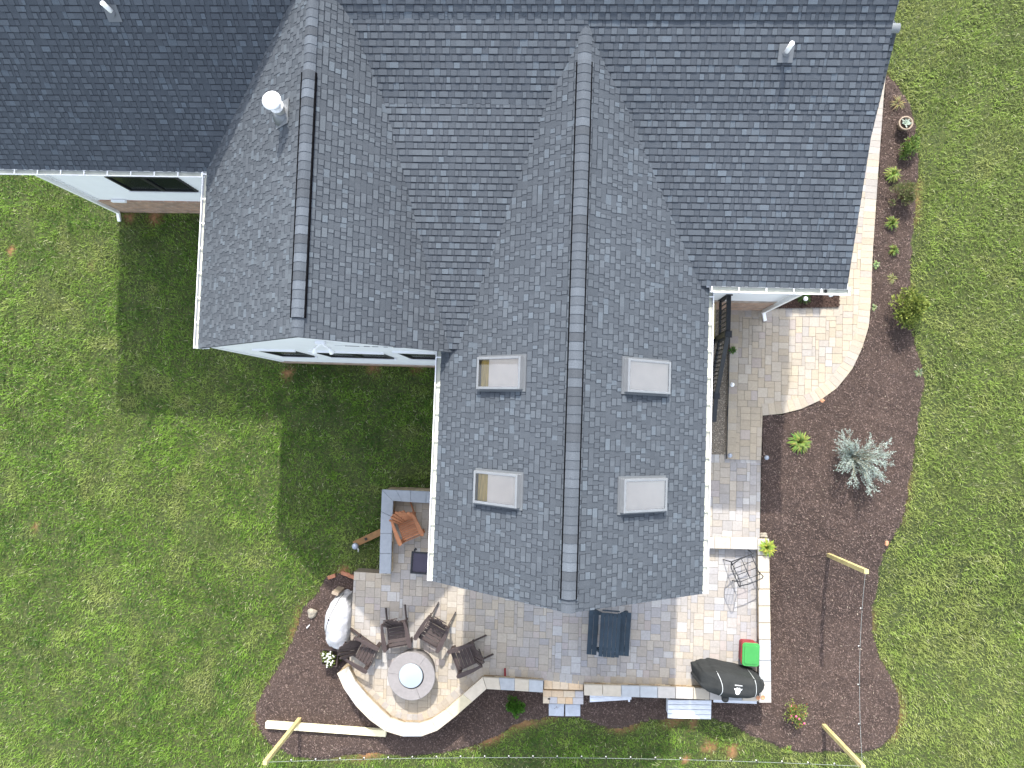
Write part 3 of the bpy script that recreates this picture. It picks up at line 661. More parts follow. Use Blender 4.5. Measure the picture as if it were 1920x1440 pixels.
# walls
SIDW = (.70,.71,.73)
def wall(name, poly_xz, Yp, thick, zcut, facing=-1):
    """clapboard wall in a plane Y=Yp; courses as real overlapping boards, clipped to a polygon in (x,z)"""
    mb = MB(); zmax = max(p[1] for p in poly_xz); z = zcut; h = .115
    while z < zmax:
        q = clip_poly(poly_xz, -50, z, 50, min(z+h, zmax))
        if len(q) >= 3 and area(q) > 1e-4:
            pts = [(x, Yp+(-.012*(1-(zz-z)/h)), zz) for x, zz in q]; mb.face(pts, SIDW)
            zs = min(p[1] for p in q); xs = [p[0] for p in q if p[1] < zs+.002]
            if len(xs) >= 2: mb.face([(min(xs), Yp-.012, zs), (max(xs), Yp-.012, zs), (max(xs), Yp, zs), (min(xs), Yp, zs)], SIDW)
        z += h
    return mb.build(name, 'white', house)
def slabwall(name, x0, x1, y0, y1, z0, z1, m, parent=house):
    mb = MB(); mb.box(((x0+x1)/2, (y0+y1)/2, (z0+z1)/2), (x1-x0, y1-y0, z1-z0)); return mb.build(name, m, parent)
YW = 1.17; XW = -6.87
wz = lambda x: WZA-mw*abs(x-WX)-.08
wall('gable_wall', [(XW,.45),(-1.3,.45),(-1.3,wz(-1.3)),(WX,wz(WX)),(XW,wz(XW))], YW, .1, .45)
slabwall('stone_base', XW-.02, -1.3, YW-.04, YW+.2, -.2, .44, 'brick')
slabwall('corner_trim', XW-.02, XW+.09, YW-.03, YW+.1, .45, wz(XW)+.02, 'trim')
slabwall('wing_side_wall', XW, XW+.12, YW+.1, 5.1, -.2, wz(XW)+.05, 'white')
YG = onplane(232,395.5,(0,0,0),(0,0,1)).y; XG = onplane(226,393,(0,0,0),(0,0,1)).x
wall('garage_wall', [(XG,1.05),(XW,1.05),(XW,4.33),(XG,4.33)], YG, .1, 1.05)
slabwall('stone_base', XG-.02, XW, YG-.04, YG+.2, -.2, 1.04, 'brick')
slabwall('corner_trim', XG-.02, XG+.10, YG-.03, YG+.1, 1.05, 4.33, 'trim')
slabwall('garage_side_wall', XG, XG+.12, YG+.1, 13, -.2, 4.3, 'white')
def soffit(p): mb = MB(); mb.face(p); mb.build('soffit', 'trim', house)
soffit([(-11.5,4.62,4.33),(XW,4.62,4.33),(XW,YG,4.33),(-11.5,YG,4.33)]); soffit([(WX-WH,WY,4.37),(XW+.05,WY,4.37),(XW+.05,5,4.37),(WX-WH,5,4.37)])
YR = onplane(1400,578,(0,0,ZU),(0,0,1)).y; XR = onplane(1432,578,(0,0,ZU),(0,0,1)).x
wall('main_wall', [(2.4,2.0),(XR,2.0),(XR,5.1),(2.4,5.1)], YR, .1, 2.0)
slabwall('stone_base', 2.4, XR+.02, YR-.05, YR+.2, .5, 1.99, 'brick')
slabwall('main_side_wall', XR-.12, XR-.002, YR+.1, 13, .3, 5.3, 'white')
soffit([(2.7,2.42,5.1),(5.2,2.42,5.1),(5.2,YR,5.1),(2.7,YR,5.1)])
slabwall('sunroom_wall', -1.45, 2.4, -2.55, -2.45, .3, 5.0, 'white'); slabwall('sunroom_wall', -1.45, -1.35, -2.45, 1.1, .3, 5.0, 'white'); slabwall('sunroom_wall', 2.3, 2.4, -2.45, 2.9, .3, 5.0, 'white')
b = MB(); b.face([(-1.45,-2.52,5.0),(2.4,-2.52,5.0),(CX,-2.52,CZA-.1)]); b.build('sunroom_gable', 'white', house)
soffit([(CX-CH,CY,4.99),(-1.4,CY,4.99),(-1.4,1.1,4.99),(CX-CH,1.1,4.99)]); soffit([(CX+CH,CY,4.99),(2.35,CY,4.99),(2.35,2.3,4.99),(CX+CH,2.3,4.99)])
# windows
def window(plane_y, px_bl, px_br, px_top, lights=1, header=True):
    n = (0,1,0); P = (0, plane_y-.02, 0); bl = onplane(*px_bl, P, n); br = onplane(*px_br, P, n); tz = onplane(*px_top, P, n).z
    x0, x1, z0, z1 = bl.x, br.x, bl.z, tz; y = plane_y
    mb = MB(); w = .045
    for (a, b_, c, d_) in ((x0,x1,z0,z0+w),(x0,x1,z1-w,z1),(x0,x0+w,z0+w,z1-w),(x1-w,x1,z0+w,z1-w)): mb.box(((a+b_)/2, y-.015, (c+d_)/2), (b_-a, .06, d_-c))
    for k in range(1, lights): xx = x0+(x1-x0)*k/lights; mb.box((xx, y-.012, (z0+z1)/2), (.10, .055, z1-z0-2*w))
    f = mb.build('window', 'frame', house)
    mb = MB()
    for k in range(lights):
        a = x0+(x1-x0)*k/lights+w; b_ = x0+(x1-x0)*(k+1)/lights-w; mb.face([(a,y-.018,z0+w),(b_,y-.018,z0+w),(b_,y-.018,z1-w),(a,y-.018,z1-w)])
    mb.build('pane', 'glass', f)
    if header: mb = MB(); mb.box(((x0+x1)/2, y-.025, z1+.04), (x1-x0+.16, .05, .07)); mb.build('head_trim', 'trim', f)
    mb = MB(); mb.box(((x0+x1)/2, y-.03, z0-.03), (x1-x0+.1, .07, .055)); mb.build('sill', 'trim', f)
window(YW, (530,666.5), (587,667.5), (491,656), 1); window(YW, (622,668), (735,670), (588,658.5), 2); window(YW, (771,671), (828,671.5), (747,660), 1)
window(YG, (245,356.5), (372,358.5), (198,330), 2, False)
# downspouts
def downspout(top, bot, out, r=.04):
    mb = MB(); top, bot, out = Vector(top), Vector(bot), Vector(out); R = None
    mb.beam(bot+Vector((0,0,.12)), top-Vector((0,0,.35)), .07, .09); mb.beam(top-Vector((0,0,.33)), top-out*-.3+Vector((0,0,-.05)), .07, .08); mb.beam(bot+Vector((0,0,.14)), bot+out*.22+Vector((0,0,.04)), .08, .07)
    mb.build('downspout', 'plastic_w', house, bevel=.01)
downspout((XG+.02, YG-.07, 4.3), (XG+.02, YG-.07, 0), (0,-1,0)); downspout((XR-.04, YR-.09, 5.05), (XR-.04, YR-.09, ZU-.02), (.3,-.9,0))
mb = MB(); mb.box((XG+.62, YG-.05, 1.08), (.36, .06, .09)); mb.build('wall_vent', 'trim', house)
# flood light on the gable
fl = onplane(601,644,(0,YW-.05,0),(0,1,0)); mb = MB(); mb.box((fl.x, YW-.04, fl.z), (.16,.05,.13)); root_f = mb.build('flood_light', 'trim', house)
for s_ in (-1, 1):
    mb = MB(); p0 = Vector((fl.x, YW-.05, fl.z-.02)); p1 = p0+Vector((s_*.13, -.08, -.08)); mb.tube([p0, p1], .018, 8)
    ax = Vector((s_*.25, -.55, -.6)).normalized(); mb.lathe(p1, [(.015,-.03),(.028,0),(.048,.07),(.05,.10)], 16, axis=ax); mb.build('lamp_head', 'plastic_w', root_f)
# skylights
def skylight(px, side, fx):
    nrm = Vector((-mc if side < 0 else mc, 0, 1)); nrm = Vector((side*mc, 0, 1)).normalized(); V = Vector((-side, 0, mc)).normalized(); U = Vector((0,1,0))
    P0 = (CX, 0, CZA); c = onplane(*px, Vector(P0)+nrm*.13, tuple(nrm)); c = c-nrm*.13
    R = Matrix((U, V, nrm)).transposed(); wu, wv = .56, .97
    mb = MB(); t = .045
    for (u, v, a, b_) in ((0,-(wv-t)/2,wu,t),(0,(wv-t)/2,wu,t),(-(wu-t)/2,0,t,wv-2*t),((wu-t)/2,0,t,wv-2*t)): mb.box(c+U*u+V*v+nrm*.065, (a, b_, .13), R)
    f = mb.build('skylight', 'alu', house, bevel=.006)
    mb = MB(); mb.box(c+nrm*.02, (wu+.07, wv+.09, .02), R, (.1,.1,.1)); mb.build('flashing', 'flash', f)
    mb = MB(); pc = c+nrm*.122; a_, b2 = (wu-2*t)/2, (wv-2*t)/2; q_ = [pc-U*a_-V*b2, pc+U*a_-V*b2, pc+U*a_+V*b2, pc-U*a_+V*b2]; mb.face(q_ if U.cross(V).dot(nrm) > 0 else q_[::-1]); mb.build('pane', GL, f)
    mb = MB(); mb.box(c+nrm*.10+V*(wv-2*t)*fx/2, (wu-2*t, (wv-2*t)*(1-fx), .01), R); mb.build('blind', 'cream', f)
    if fx:
        mb = MB(); mb.box(c+nrm*.05-V*(wv-2*t)*(1-fx)/2, (wu-2*t, (wv-2*t)*fx-.002, .01), R); mb.build('reflection_strip', 'reflection_yellow', f)  # yellow strip under the pane, coloured to stand for reflected trees
GL = bpy.data.materials.new('clear_glass'); GL.use_nodes = True; t = GL.node_tree; N = t.nodes; L = t.links
tr = N.new('ShaderNodeBsdfTransparent'); gl = N.new('ShaderNodeBsdfGlossy'); gl.inputs['Roughness'].default_value = .02; mx = N.new('ShaderNodeMixShader'); fr = N.new('ShaderNodeFresnel'); fr.inputs[0].default_value = 1.75
L.new(fr.outputs[0], mx.inputs[0]); L.new(tr.outputs[0], mx.inputs[1]); L.new(gl.outputs[0], mx.inputs[2]); L.new(mx.outputs[0], N['Material Output'].inputs[0])
skylight((933,699), -1, .25); skylight((1219,706), 1, 0); skylight((927,917), -1, .3); skylight((1212,929), 1, 0)
# roof pipes
nR = Vector((0,-.45,1)).normalized()
def vent(px_base, P, n, hgt, r):
    b0 = onplane(*px_base, P, n); mb = MB(); mb.tube([b0-Vector((0,0,.05)), b0+Vector((0,0,hgt))], r, 14); o = mb.build('vent_pipe', 'plastic_w', house)
    nv = Vector(n).normalized(); mb = MB(); mb.lathe(b0, [(.10,-.01),(.06,.03),(r+.01,.07)], 16, axis=nv); U = Vector((1,0,0)); V = nv.cross(U); R = Matrix((U,V,nv)).transposed(); mb.box(b0+nv*.026, (.24,.28,.006), R); mb.build('boot', 'flash', o)
vent((1473,100), (0,5.22,6.30), (0,-.45,1), .33, .038); vent((212,24), (0,4.64,4.40), (0,-1.15,1), .30, .04)
fb = onplane(532,214,(WX,0,WZA),(-mw,0,1)); mb = MB(); mb.lathe(fb, [(.09,-.12),(.09,.30),(.115,.30),(.115,.33),(.085,.33),(.085,.42),(.11,.42),(.11,.44),(.085,.44),(.085,.5)], 24); fo = mb.build('flue', 'plastic_w', house)
mb = MB(); mb.lathe(fb+Vector((0,0,.5)), [(.085,0),(.15,.01),(.155,.03),(.12,.06),(0,.075)], 28); mb.build('flue_cap', 'trim', fo)
nw = Vector((-mw,0,1)).normalized(); mb = MB(); mb.lathe(fb, [(.21,-.06),(.15,.05),(.10,.16)], 20, axis=Vector((0,0,1))); R = Matrix((Vector((0,1,0)), Vector((0,1,0)).cross(nw)*-1, nw)).transposed(); mb.box(fb+nw*.024, (.42,.42,.006), R); mb.build('flashing', 'alu', fo)
# ------------------------------------------------------------------ deck stairs with black railing
dk = thing('deck_stairs', 'deck steps with black baluster railing beside the gravel strip', 'stairs', at(1345,650,.8)); db = Vector(dk.location)
pA = at(1366,548,2.75); pB = at(1365,627,2.72); pC = at(1343,742,1.62); pD = at(1339,790,1.25); xr_ = (pA.x+pB.x)/2
def rail(mb, a, b_, w=.07, h=.045): mb.beam(a-db, b_-db, w, h)
P0, P1, P2, P3 = Vector((xr_, 2.75, 2.75)), Vector((xr_, pB.y, 2.75)), Vector((xr_, pC.y, pC.z)), Vector((xr_, pD.y, pD.z))
P2.x = pC.x; P3.x = pD.x
mb = MB(); rail(mb, P0, P1, .09); rail(mb, P1, P2, .09); rail(mb, P2, P3, .09); mb.build('top_rail', 'black', dk)
dn = Vector((0,0,-.78)); mb = MB(); rail(mb, P0+dn, P1+dn, .05, .05); rail(mb, P1+dn, P2+dn, .05, .05); mb.build('bottom_rail', 'black', dk)
for p, zb in ((P0, 1.8), (P1, .8), (P2, .8)):
    mb = MB(); mb.box((p.x-db.x, p.y-db.y, (p.z+.04+zb)/2-db.z), (.11,.11,p.z+.04-zb)); mb.box((p.x-db.x, p.y-db.y, p.z+.06-db.z), (.15,.15,.03), taper=.8); mb.build('post', 'black', dk)
for a, b_, n in ((P0, P1, 9), (P1, P2, 14)):
    for k in range(1, n):
        p = a.lerp(b_, k/n); mb = MB(); mb.box((p.x-db.x, p.y-db.y, p.z-.40-db.z), (.02,.02,.76)); mb.build('baluster', 'black', dk)
for s_ in range(1): 
    mb = MB(); mb.box((xr_-.5-db.x, (2.75+P1.y)/2-db.y, 1.80-db.z), (.85, 2.75-P1.y, .05)); mb.build('deck_boards', 'lumber', dk)
for k in range(6):
    t = (k+.5)/6; y = P1.y+(P2.y-P1.y)*t; z = 1.65-.16*k; mb = MB(); mb.box((xr_-.5-db.x, y-db.y, z-db.z), (.85, .30, .04)); mb.build('tread', 'lumber', dk)
mb = MB(); rail(mb, Vector((xr_-.09,P1.y,1.7)), Vector((P2.x-.09,P2.y,.75)), .04, .25); rail(mb, Vector((xr_-.09,2.75,1.67)), Vector((xr_-.09,P1.y,1.67)), .04, .2); mb.build('stringer', 'black', dk)
# ------------------------------------------------------------------ adirondack chairs
def adirondack(label, colr, m, back_n=6, seat_n=6, group=None, fan=1.25):
    t = thing('adirondack_chair', label, 'chair', group=group)
    def cc(): k = random.uniform(.85, 1.15); return tuple(v*k for v in colr)
    # seat slats (curved board set), front at +y
    for k in range(seat_n):
        u = k/(seat_n-1); y = .27-.46*u; z = .36-.13*u-.02*math.sin(u*3.1); R = Matrix.Rotation(math.radians(14), 3, 'X')
        mb = MB(); mb.box((0, y, z), (.52, .46/(seat_n-1)-.010, .022), R, cc()); mb.build('seat_slat', m, t, bevel=.004)
    for k in range(back_n):
        u = (k-(back_n-1)/2)/((back_n-1)/2); wb = .44/back_n; x0 = u*.19; x1 = u*.19*fan; h = .80-.13*abs(u)**2
        y0 = -.19+.03*abs(u); ang = math.radians(28); mb = MB()
        b0 = Vector((x0, y0, .22)); tp_ = Vector((x1, y0-h*math.sin(ang)+.05*abs(u), .22+h*math.cos(ang))); d = (tp_-b0); wt = wb*fan-.006; w0 = wb-.008; n = Vector((0, math.cos(ang), math.sin(ang)))
        sx = Vector((1,0,0)); vs = []
        for q in (n*.011, n*-.011): vs += [b0-sx*w0/2+q, b0+sx*w0/2+q, b0+d*.93+sx*wt/2+q, b0+d+sx*wt*.25+q, b0+d-sx*wt*.25+q, b0+d*.93-sx*wt/2+q]
        mb.add(vs, [(0,1,2,3,4,5),(11,10,9,8,7,6)]+[(i, (i+6), (i+1)%6+6, (i+1)%6) for i in range(6)], cc()); mb.build('back_slat', m, t)
    for s_ in (-1, 1):
        pl = [(.27,-.34),(.33,-.36),(.37,-.15),(.395,.1),(.40,.28),(.385,.36),(.33,.375),(.285,.34),(.275,.2),(.28,0),(.285,-.15)]
        mb = MB(); mb.prism([(s_*x, y) for x, y in pl], .545, .567, cc(), ins=.004); mb.build('arm', m, t)
        mb = MB(); mb.box((s_*.30, .29, .27), (.03, .11, .54), col=cc()); mb.build('front_leg', m, t, bevel=.004)
        mb = MB(); mb.beam((s_*.27, .33, .31), (s_*.27, -.66, .035), .026, .10, cc()); mb.build('rear_leg', m, t, bevel=.004)
        mb = MB(); mb.beam((s_*.30, -.31, .54), (s_*.30, -.30, .13), .026, .05, cc()); mb.build('arm_support', m, t)
    mb = MB(); mb.box((0, -.355, .53), (.66, .03, .09), col=cc()); mb.build('cross_rail', m, t); mb = MB(); mb.box((0, -.495, .74), (.38, .022, .05), Matrix.Rotation(math.radians(28), 3, 'X'), cc()); mb.build('back_brace', m, t); mb = MB(); mb.box((0,.335,.30), (.56,.022,.11), col=cc()); mb.build('front_apron', m, t)
    return t
def imgang(dx, dy): return math.atan2(-dy, dx)-math.pi/2-TA*-0-.033
BR = s2l((66,56,54)); G = 'dark brown chairs around the fire pit'
ch = [((679,1224),(.92,.40),'dark brown adirondack chair nearest the silver covered grill'),
      ((743,1190),(.25,.97),'dark brown adirondack chair second from left behind the fire pit'),
      ((812,1186),(-.42,.9),'dark brown adirondack chair third from left, with its front turned down left'),
      ((873,1234),(-.9,.42),'dark brown adirondack chair on the right side of the fire pit')]
c0 = adirondack(ch[0][2], BR, 'dkbrown', group=G)
for i, (px, d, lb) in enumerate(ch):
    o = c0 if i == 0 else copy_tree(c0)
    p = at(*px, ZP+.4); place(o, (p.x, p.y, ZP), imgang(*d), lb); o.scale = (.88, .88, .95)
CE = s2l((158,106,74)); G2 = 'cedar chairs in the walled corner'
c1 = adirondack('orange brown cedar adirondack chair in the corner of the grey seat wall', CE, 'redcedar', 7, 9, G2, 1.45)
p = at(764,990,ZP+.4); place(c1, (p.x, p.y, ZP), imgang(.45,.87), c1['label']); c1.scale = (.84,.84,.92)
c2 = copy_tree(c1); p = at(832,984,ZP+.4); place(c2, (p.x, p.y, ZP), imgang(.04,1), 'second cedar chair, only its arm showing from under the roof gutter')
# ------------------------------------------------------------------ fire pit
fp = at(771,1268,ZP+.47); FPC = Vector((fp.x, fp.y, ZP)); fpit = thing('fire_pit', 'round concrete fire pit with grey ring and pale steel lid', 'fire pit', FPC)
mb = MB(); mb.lathe((0,0,0), [(.50,0),(.50,.40)], 48); mb.build('base', 'ring', fpit)
for k in range(3):
    a0 = math.radians(55+120*k)+.006; a1 = math.radians(55+120*(k+1))-.006; n = 20; mb = MB(); ro, ri = .56, .30; vs = []
    for q in range(n+1):
        a = a0+(a1-a0)*q/n; c_, s_ = math.cos(a), math.sin(a)
        vs += [(ri*c_,ri*s_,.40),(ro*c_,ro*s_,.40),(ro*c_,ro*s_,.462),((ro-.01)*c_,(ro-.01)*s_,.47),((ri)*c_,ri*s_,.47)]
    fs = []
    for q in range(n):
        b0 = q*5; fs += [(b0+j, b0+(j+1)%5, b0+5+(j+1)%5, b0+5+j) for j in range(5)]
    fs += [(0,4,3,2,1), tuple(n*5+j for j in range(5))]; mb.add(vs, fs); mb.build('ring_stone', 'ring', fpit)
mb = MB(); mb.lathe((-.01,0.012,0), [(.265,.40),(.28,.43),(.283,.475),(.272,.492),(.262,.486),(.25,.490),(0,.497)], 48); mb.build('lid', 'lid', fpit)
mb = MB(); mb.lathe((0,0,0), [(.297,.401),(.297,.405)], 40); mb.build('burner_pan', 'edging', fpit)
# ------------------------------------------------------------------ picnic table
pt = thing('picnic_table', 'navy painted small picnic table with two attached benches', 'picnic table', at(1142,1190,ZP), -.035); pb = Vector(pt.location); Rm = Matrix.Rotation(.035, 3, 'Z')
def loc(px, z): return Rm @ (at(*px, z)-pb)
zt = ZP+.56; zb = ZP+.34
c = loc((1143.5,1191), zt)
mb = MB()
for k in range(5):
    mb.box((c.x+(-2+k)*.094, c.y+(.0 if k < 4 else .012), .56), (.088, 1.0, .03))
mb.build('tabletop', 'navy', pt, bevel=.004)
for px in ((1111.5,1186), (1172,1189)):
    c_ = loc(px, zb); mb = MB()
    for k in range(2): mb.box((c_.x+(-.5+k)*.118, c_.y, .34), (.112, 1.02 if px[0] < 1140 else 1.0, .028))
    mb.build('bench', 'navy', pt, bevel=.004)
cl, cr = loc((1111.5,1186), zb), loc((1172,1189), zb)
for s_ in (-1, 1):
    mb = MB(); y = c.y+s_*.40; mb.beam((cl.x-.1, y, .30), (cr.x+.1, y, .30), .04, .08); mb.build('cross_bar', 'navy', pt)
    for q in (-1, 1): mb = MB(); mb.beam((c.x+q*.13, y+s_*.03, .55), (c.x+q*.42, y+s_*.03, 0), .04, .07); mb.build('leg', 'navy', pt)
mb = MB(); mb.box((c.x, c.y+.54, .50), (.40, .02, .05)); mb.build('end_rail', 'navy', pt)
# ------------------------------------------------------------------ covered grills
def cover(name, label, center, rz, L, W, Hh, m, wr, prof_x, seed, cat='covered grill', skew=0., taper=0.):
    root = thing(name, label, cat, center, rz); nA, nT = 96, 26; rs = np.random.default_rng(seed); ph = rs.uniform(0, 6.28, 8)
    def S(a, t):
        ca, sa = math.cos(a), math.sin(a); e = 2/2.7
        x = math.copysign(abs(ca)**e, ca); y = math.copysign(abs(sa)**e, sa)
        if t < .5: r = 1-.10*(t/.5); zf = t/.5*.86
        else: u = (t-.5)/.5; r = .90*(1-u); zf = .86+.14*math.sin(min(1,u*1.7)*math.pi/2)
        fold = (math.sin(a*7+ph[0]+t*2.5)*.5+math.sin(a*13+ph[1]-t*3)*.35+math.sin(a*23+ph[2])*.25)*wr*(1-.55*max(0, t-.5)*2)*(1.2-t)
        r = r*(1+fold)
        X = x*r*L/2; Yy = y*r*W/2; zt = Hh*prof_x(X/(L/2)); z = zt*zf+(math.sin(X*9+Yy*5+ph[3])+.7*math.sin(Yy*17-X*6+ph[4])+.5*math.sin(X*23+ph[5]+Yy*9))*.012*min(1, t*3)
        Yy += skew*X; Yy *= 1-taper*X/(L/2)
        return Vector((X, Yy, max(z, .01)))
    vs = [S(2*math.pi*k/nA, i/nT) for i in range(nT) for k in range(nA)]+[S(0,1)]
    fs = [(i*nA+k, i*nA+(k+1)%nA, (i+1)*nA+(k+1)%nA, (i+1)*nA+k) for i in range(nT-1) for k in range(nA)]+[((nT-1)*nA+k, (nT-1)*nA+(k+1)%nA, nT*nA) for k in range(nA)]
    mb = MB(); mb.add(vs, fs, sm=True); o = mb.build('cover', m, root); return root, S, o
def over(S, x, L, W, n=40):
    """points across the cover at local x, from one side over the top to the other"""
    out = []
    for k in range(n+1):
        yy = -1+2*k/n; best = None
        # find t,a giving that (x, y)
        for t in np.linspace(.05, .98, 40):
            for sgn in ():
                pass
        out.append(yy)
    return out
from mathutils.bvhtree import BVHTree
def drape_line(o, pts2, lift=.006):
    me = o.data; bv = BVHTree.FromPolygons([v.co for v in me.vertices], [tuple(p.vertices) for p in me.polygons]); out = []
    for x, y in pts2:
        h = bv.ray_cast(Vector((x, y, 5)), Vector((0,0,-1)))[0]
        if h: out.append(h+Vector((0,0,lift)))
    return out
gc = at(1377,1287,1.5); 
def pxf(u): return .93+.07*math.cos((u+.1)*2.6)-(.28*max(0, u-.5)/.5)-.05*max(0, -u-.7)/.3
r1, S1, oc = cover('covered_grill', 'black fabric grill cover with white emblem at the patio corner', (gc.x, gc.y, ZP), math.radians(-6), 1.64, .56, 1.0, 'cloth_b', .045, pxf, 3, taper=.16)
for x0, x1, bow in ((-.42,-.30,.06), (.42,.50,.03)):
    for dx in (0,):
        pts = drape_line(oc, [(x0+(x1-x0)*k/24+bow*math.sin(math.pi*k/24), .255-.51*k/24) for k in range(25)]); mb = MB(); mb.tube(pts, .0075, 6); mb.build('piping', 'pipingw', r1)
mb = MB(); mb.tube([(-.16,-.22,.78),(-.15,-.29,.76),(-.13,-.36,.72),(-.12,-.38,.70)], [.07,.085,.08,.03], 14); mb.build('handle_bulge', 'cloth_b', r1)
# emblem: a bearded head in a brimmed hat, and a line of small letters above it
def decal(polys, name):
    mb = MB(); bv = BVHTree.FromPolygons([v.co for v in oc.data.vertices], [tuple(p.vertices) for p in oc.data.polygons])
    for P in polys:
        q = []
        for x, y in P:
            h = bv.ray_cast(Vector((x, y, 5)), Vector((0,0,-1)))[0]; q.append(h+Vector((0,0,.006)))
        cx = sum((p for p in q), Vector())/len(q); hc = bv.ray_cast(Vector((cx.x, cx.y, 5)), Vector((0,0,-1)))[0]+Vector((0,0,.008))
        for i in range(len(q)): mb.face([q[i-1], q[i], hc])
    mb.build(name, 'logo', r1)
ex_, ey_ = .05, -.02
head = [(ex_+.062*math.sin(a)*(1.0 if math.cos(a) > 0 else .95), ey_-.035+.075*math.cos(a)*(.45 if math.cos(a) > 0 else 1.0)) for a in np.linspace(0, 6.28, 22)[:-1]]
brim = [(ex_-.095,ey_+.035),(ex_-.05,ey_+.012),(ex_+.05,ey_+.012),(ex_+.095,ey_+.035),(ex_+.085,ey_-.005),(ex_+.05,ey_-.012),(ex_-.05,ey_-.012),(ex_-.085,ey_-.005)]
crown = [(ex_-.05,ey_+.014),(ex_+.05,ey_+.014),(ex_+.04,ey_+.05),(ex_,ey_+.042),(ex_-.04,ey_+.05)]
decal([head, brim, crown], 'emblem'); decal([[(ex_-.085+k*.0215, ey_+.09),(ex_-.085+k*.0215+.016, ey_+.09),(ex_-.085+k*.0215+.016, ey_+.108),(ex_-.085+k*.0215, ey_+.108)] for k in range(8)], 'lettering')
wc = at(631,1172,.9)
def pxw(u): return .95-.22*max(0, u-.35)-.12*max(0, -u-.5)
def pxw2(u): return 1.0-.30*max(0, u-.45)/.55-.1*abs(u)
r2, S2, ow = cover('covered_grill', 'silver white tarp covered grill tied with cord in the left mulch', (wc.x, wc.y, .04), math.radians(86), 1.26, .62, 1.05, 'cloth_w', .055, pxw2, 8, skew=.06)
pts = drape_line(ow, [(.60-1.0*k/20, .06+.22*k/20) for k in range(21)], .004); mb = MB(); mb.tube(pts, .007, 6); mb.build('cord', 'edging', r2)
mb = MB(); 
for p in (pts[9], pts[-1]): mb.lathe(p, [(.0,-.02),(.02,-.01),(.024,0),(.02,.012),(0,.02)], 10)
mb.build('cord_knot', 'edging', r2)
# tan end block under the tarp
bk = at(628,1113,.6); o = MB(); o.box((0,0,-.28), (.17,.08,.56)); o = o.build('wood_block', 'potgrey', None, bevel=.01); o.location = (bk.x, bk.y, .60); o.rotation_euler = (0,0,-.25); tag(o, 'small tan wooden post block at the top end of the silver tarp', 'block')
# ------------------------------------------------------------------ planter box with white flowers
pl_ = at(620,1232,.42); pr = thing('planter_box', 'dark square planter box with white flowers below the silver tarp', 'planter', (pl_.x-.02, pl_.y-.02, .03), -.05)
mb = MB(); w = .40
for s_ in (-1, 1): mb.box((s_*(w/2-.012), 0, .2), (.024, w, .40), col=BR); mb.box((0, s_*(w/2-.012), .2), (w-.05, .024, .40), col=BR)
mb.build('box', 'dkbrown', pr)
mb = MB(); mb.box((0,0,.34), (w-.055,w-.055,.02)); mb.build('soil', 'soil', pr)
def leafcloud(n, fn, cols, name, m='leaf', parent=None, sz=(.03,.05), asp=.5):
    V = np.zeros((n, 4, 3)); C = np.zeros((n, 3))
    for i in range(n):
        p, d = fn(i); d = Vector(d).normalized(); u = d.cross(Vector((random.gauss(0,1), random.gauss(0,1), random.gauss(0,1)))).normalized(); s_ = random.uniform(*sz)
        p = Vector(p); V[i,0] = p; V[i,1] = p+d*s_*.5+u*s_*asp/2; V[i,2] = p+d*s_; V[i,3] = p+d*s_*.5-u*s_*asp/2
        c = lerp(cols[0], cols[1], random.random()) if len(cols) < 3 or random.random() > .12 else cols[2]; k = random.uniform(.75, 1.2); C[i] = [v*k for v in c]
    o = fast_mesh(name, V, 4, [(0,1,2,3)], C, m)
    if parent: o.parent = parent
    return o
def domefn(r, h, shell=.55, flat=0, z0=.02, cx=0, cy=0):
    # clustered dome: random clump centres give light and dark masses
    cl = []
    for _ in range(int(14+r*40)):
        a = random.uniform(0, 6.28); rr = r*random.uniform(.15, .85); zz = h*random.uniform(.35, .9)*(1-(rr/r)**2*.6); cl.append((cx+rr*math.cos(a), cy+rr*math.sin(a), z0+zz, r*random.uniform(.16, .34)))
    def fn(i):
        c = random.choice(cl); a = random.uniform(0, 6.28); ph = random.uniform(-.5, 1.5); q = c[3]*random.uniform(.5, 1)
        d = Vector((math.cos(a)*math.cos(ph), math.sin(a)*math.cos(ph), math.sin(ph))); p = Vector(c[:3])+d*q; p.z = max(z0, p.z)
        return p, d+Vector((random.gauss(0,.4), random.gauss(0,.4), .25+random.gauss(0,.3)))
    return fn, cl
DKG = (.035,.075,.018); MDG = (.10,.17,.035); LTG = (.26,.30,.07); YG_ = (.33,.36,.09)
def stems(cl, name, parent, m='rock', r=.006, origin=(0,0,0)):
    mb = MB()
    for c in cl: mb.tube([origin, (c[0]*.5+origin[0]*.5, c[1]*.5+origin[1]*.5, c[2]*.6), (c[0], c[1], c[2])], [r*1.6, r, r*.6], 5, (.12,.09,.05))
    return mb.build(name, 'attr', parent)
def shrub(name, label, px, r, h, n, cols, sz, cat='shrub', group=None, flowers=None):
    p = ong(*px, .05); t = thing(name, label, cat, p, random.uniform(0, 6), group); fn, cl = domefn(r, h); leafcloud(n, fn, cols, 'foliage', parent=t, sz=sz, asp=.55); stems(cl, 'stems', t)
    if flowers:
        col, k, fr_ = flowers
        for _ in range(k):
            mb = MB(); c = random.choice(cl); q = Vector((c[0]+random.gauss(0, c[3]*.5), c[1]+random.gauss(0, c[3]*.5), c[2]+c[3]*.9)); mb.lathe(q, [(0,-.01),(fr_,.0),(fr_*.7,.015),(0,.02)], 7, col); mb.build('flower', 'attr', t)
    return t
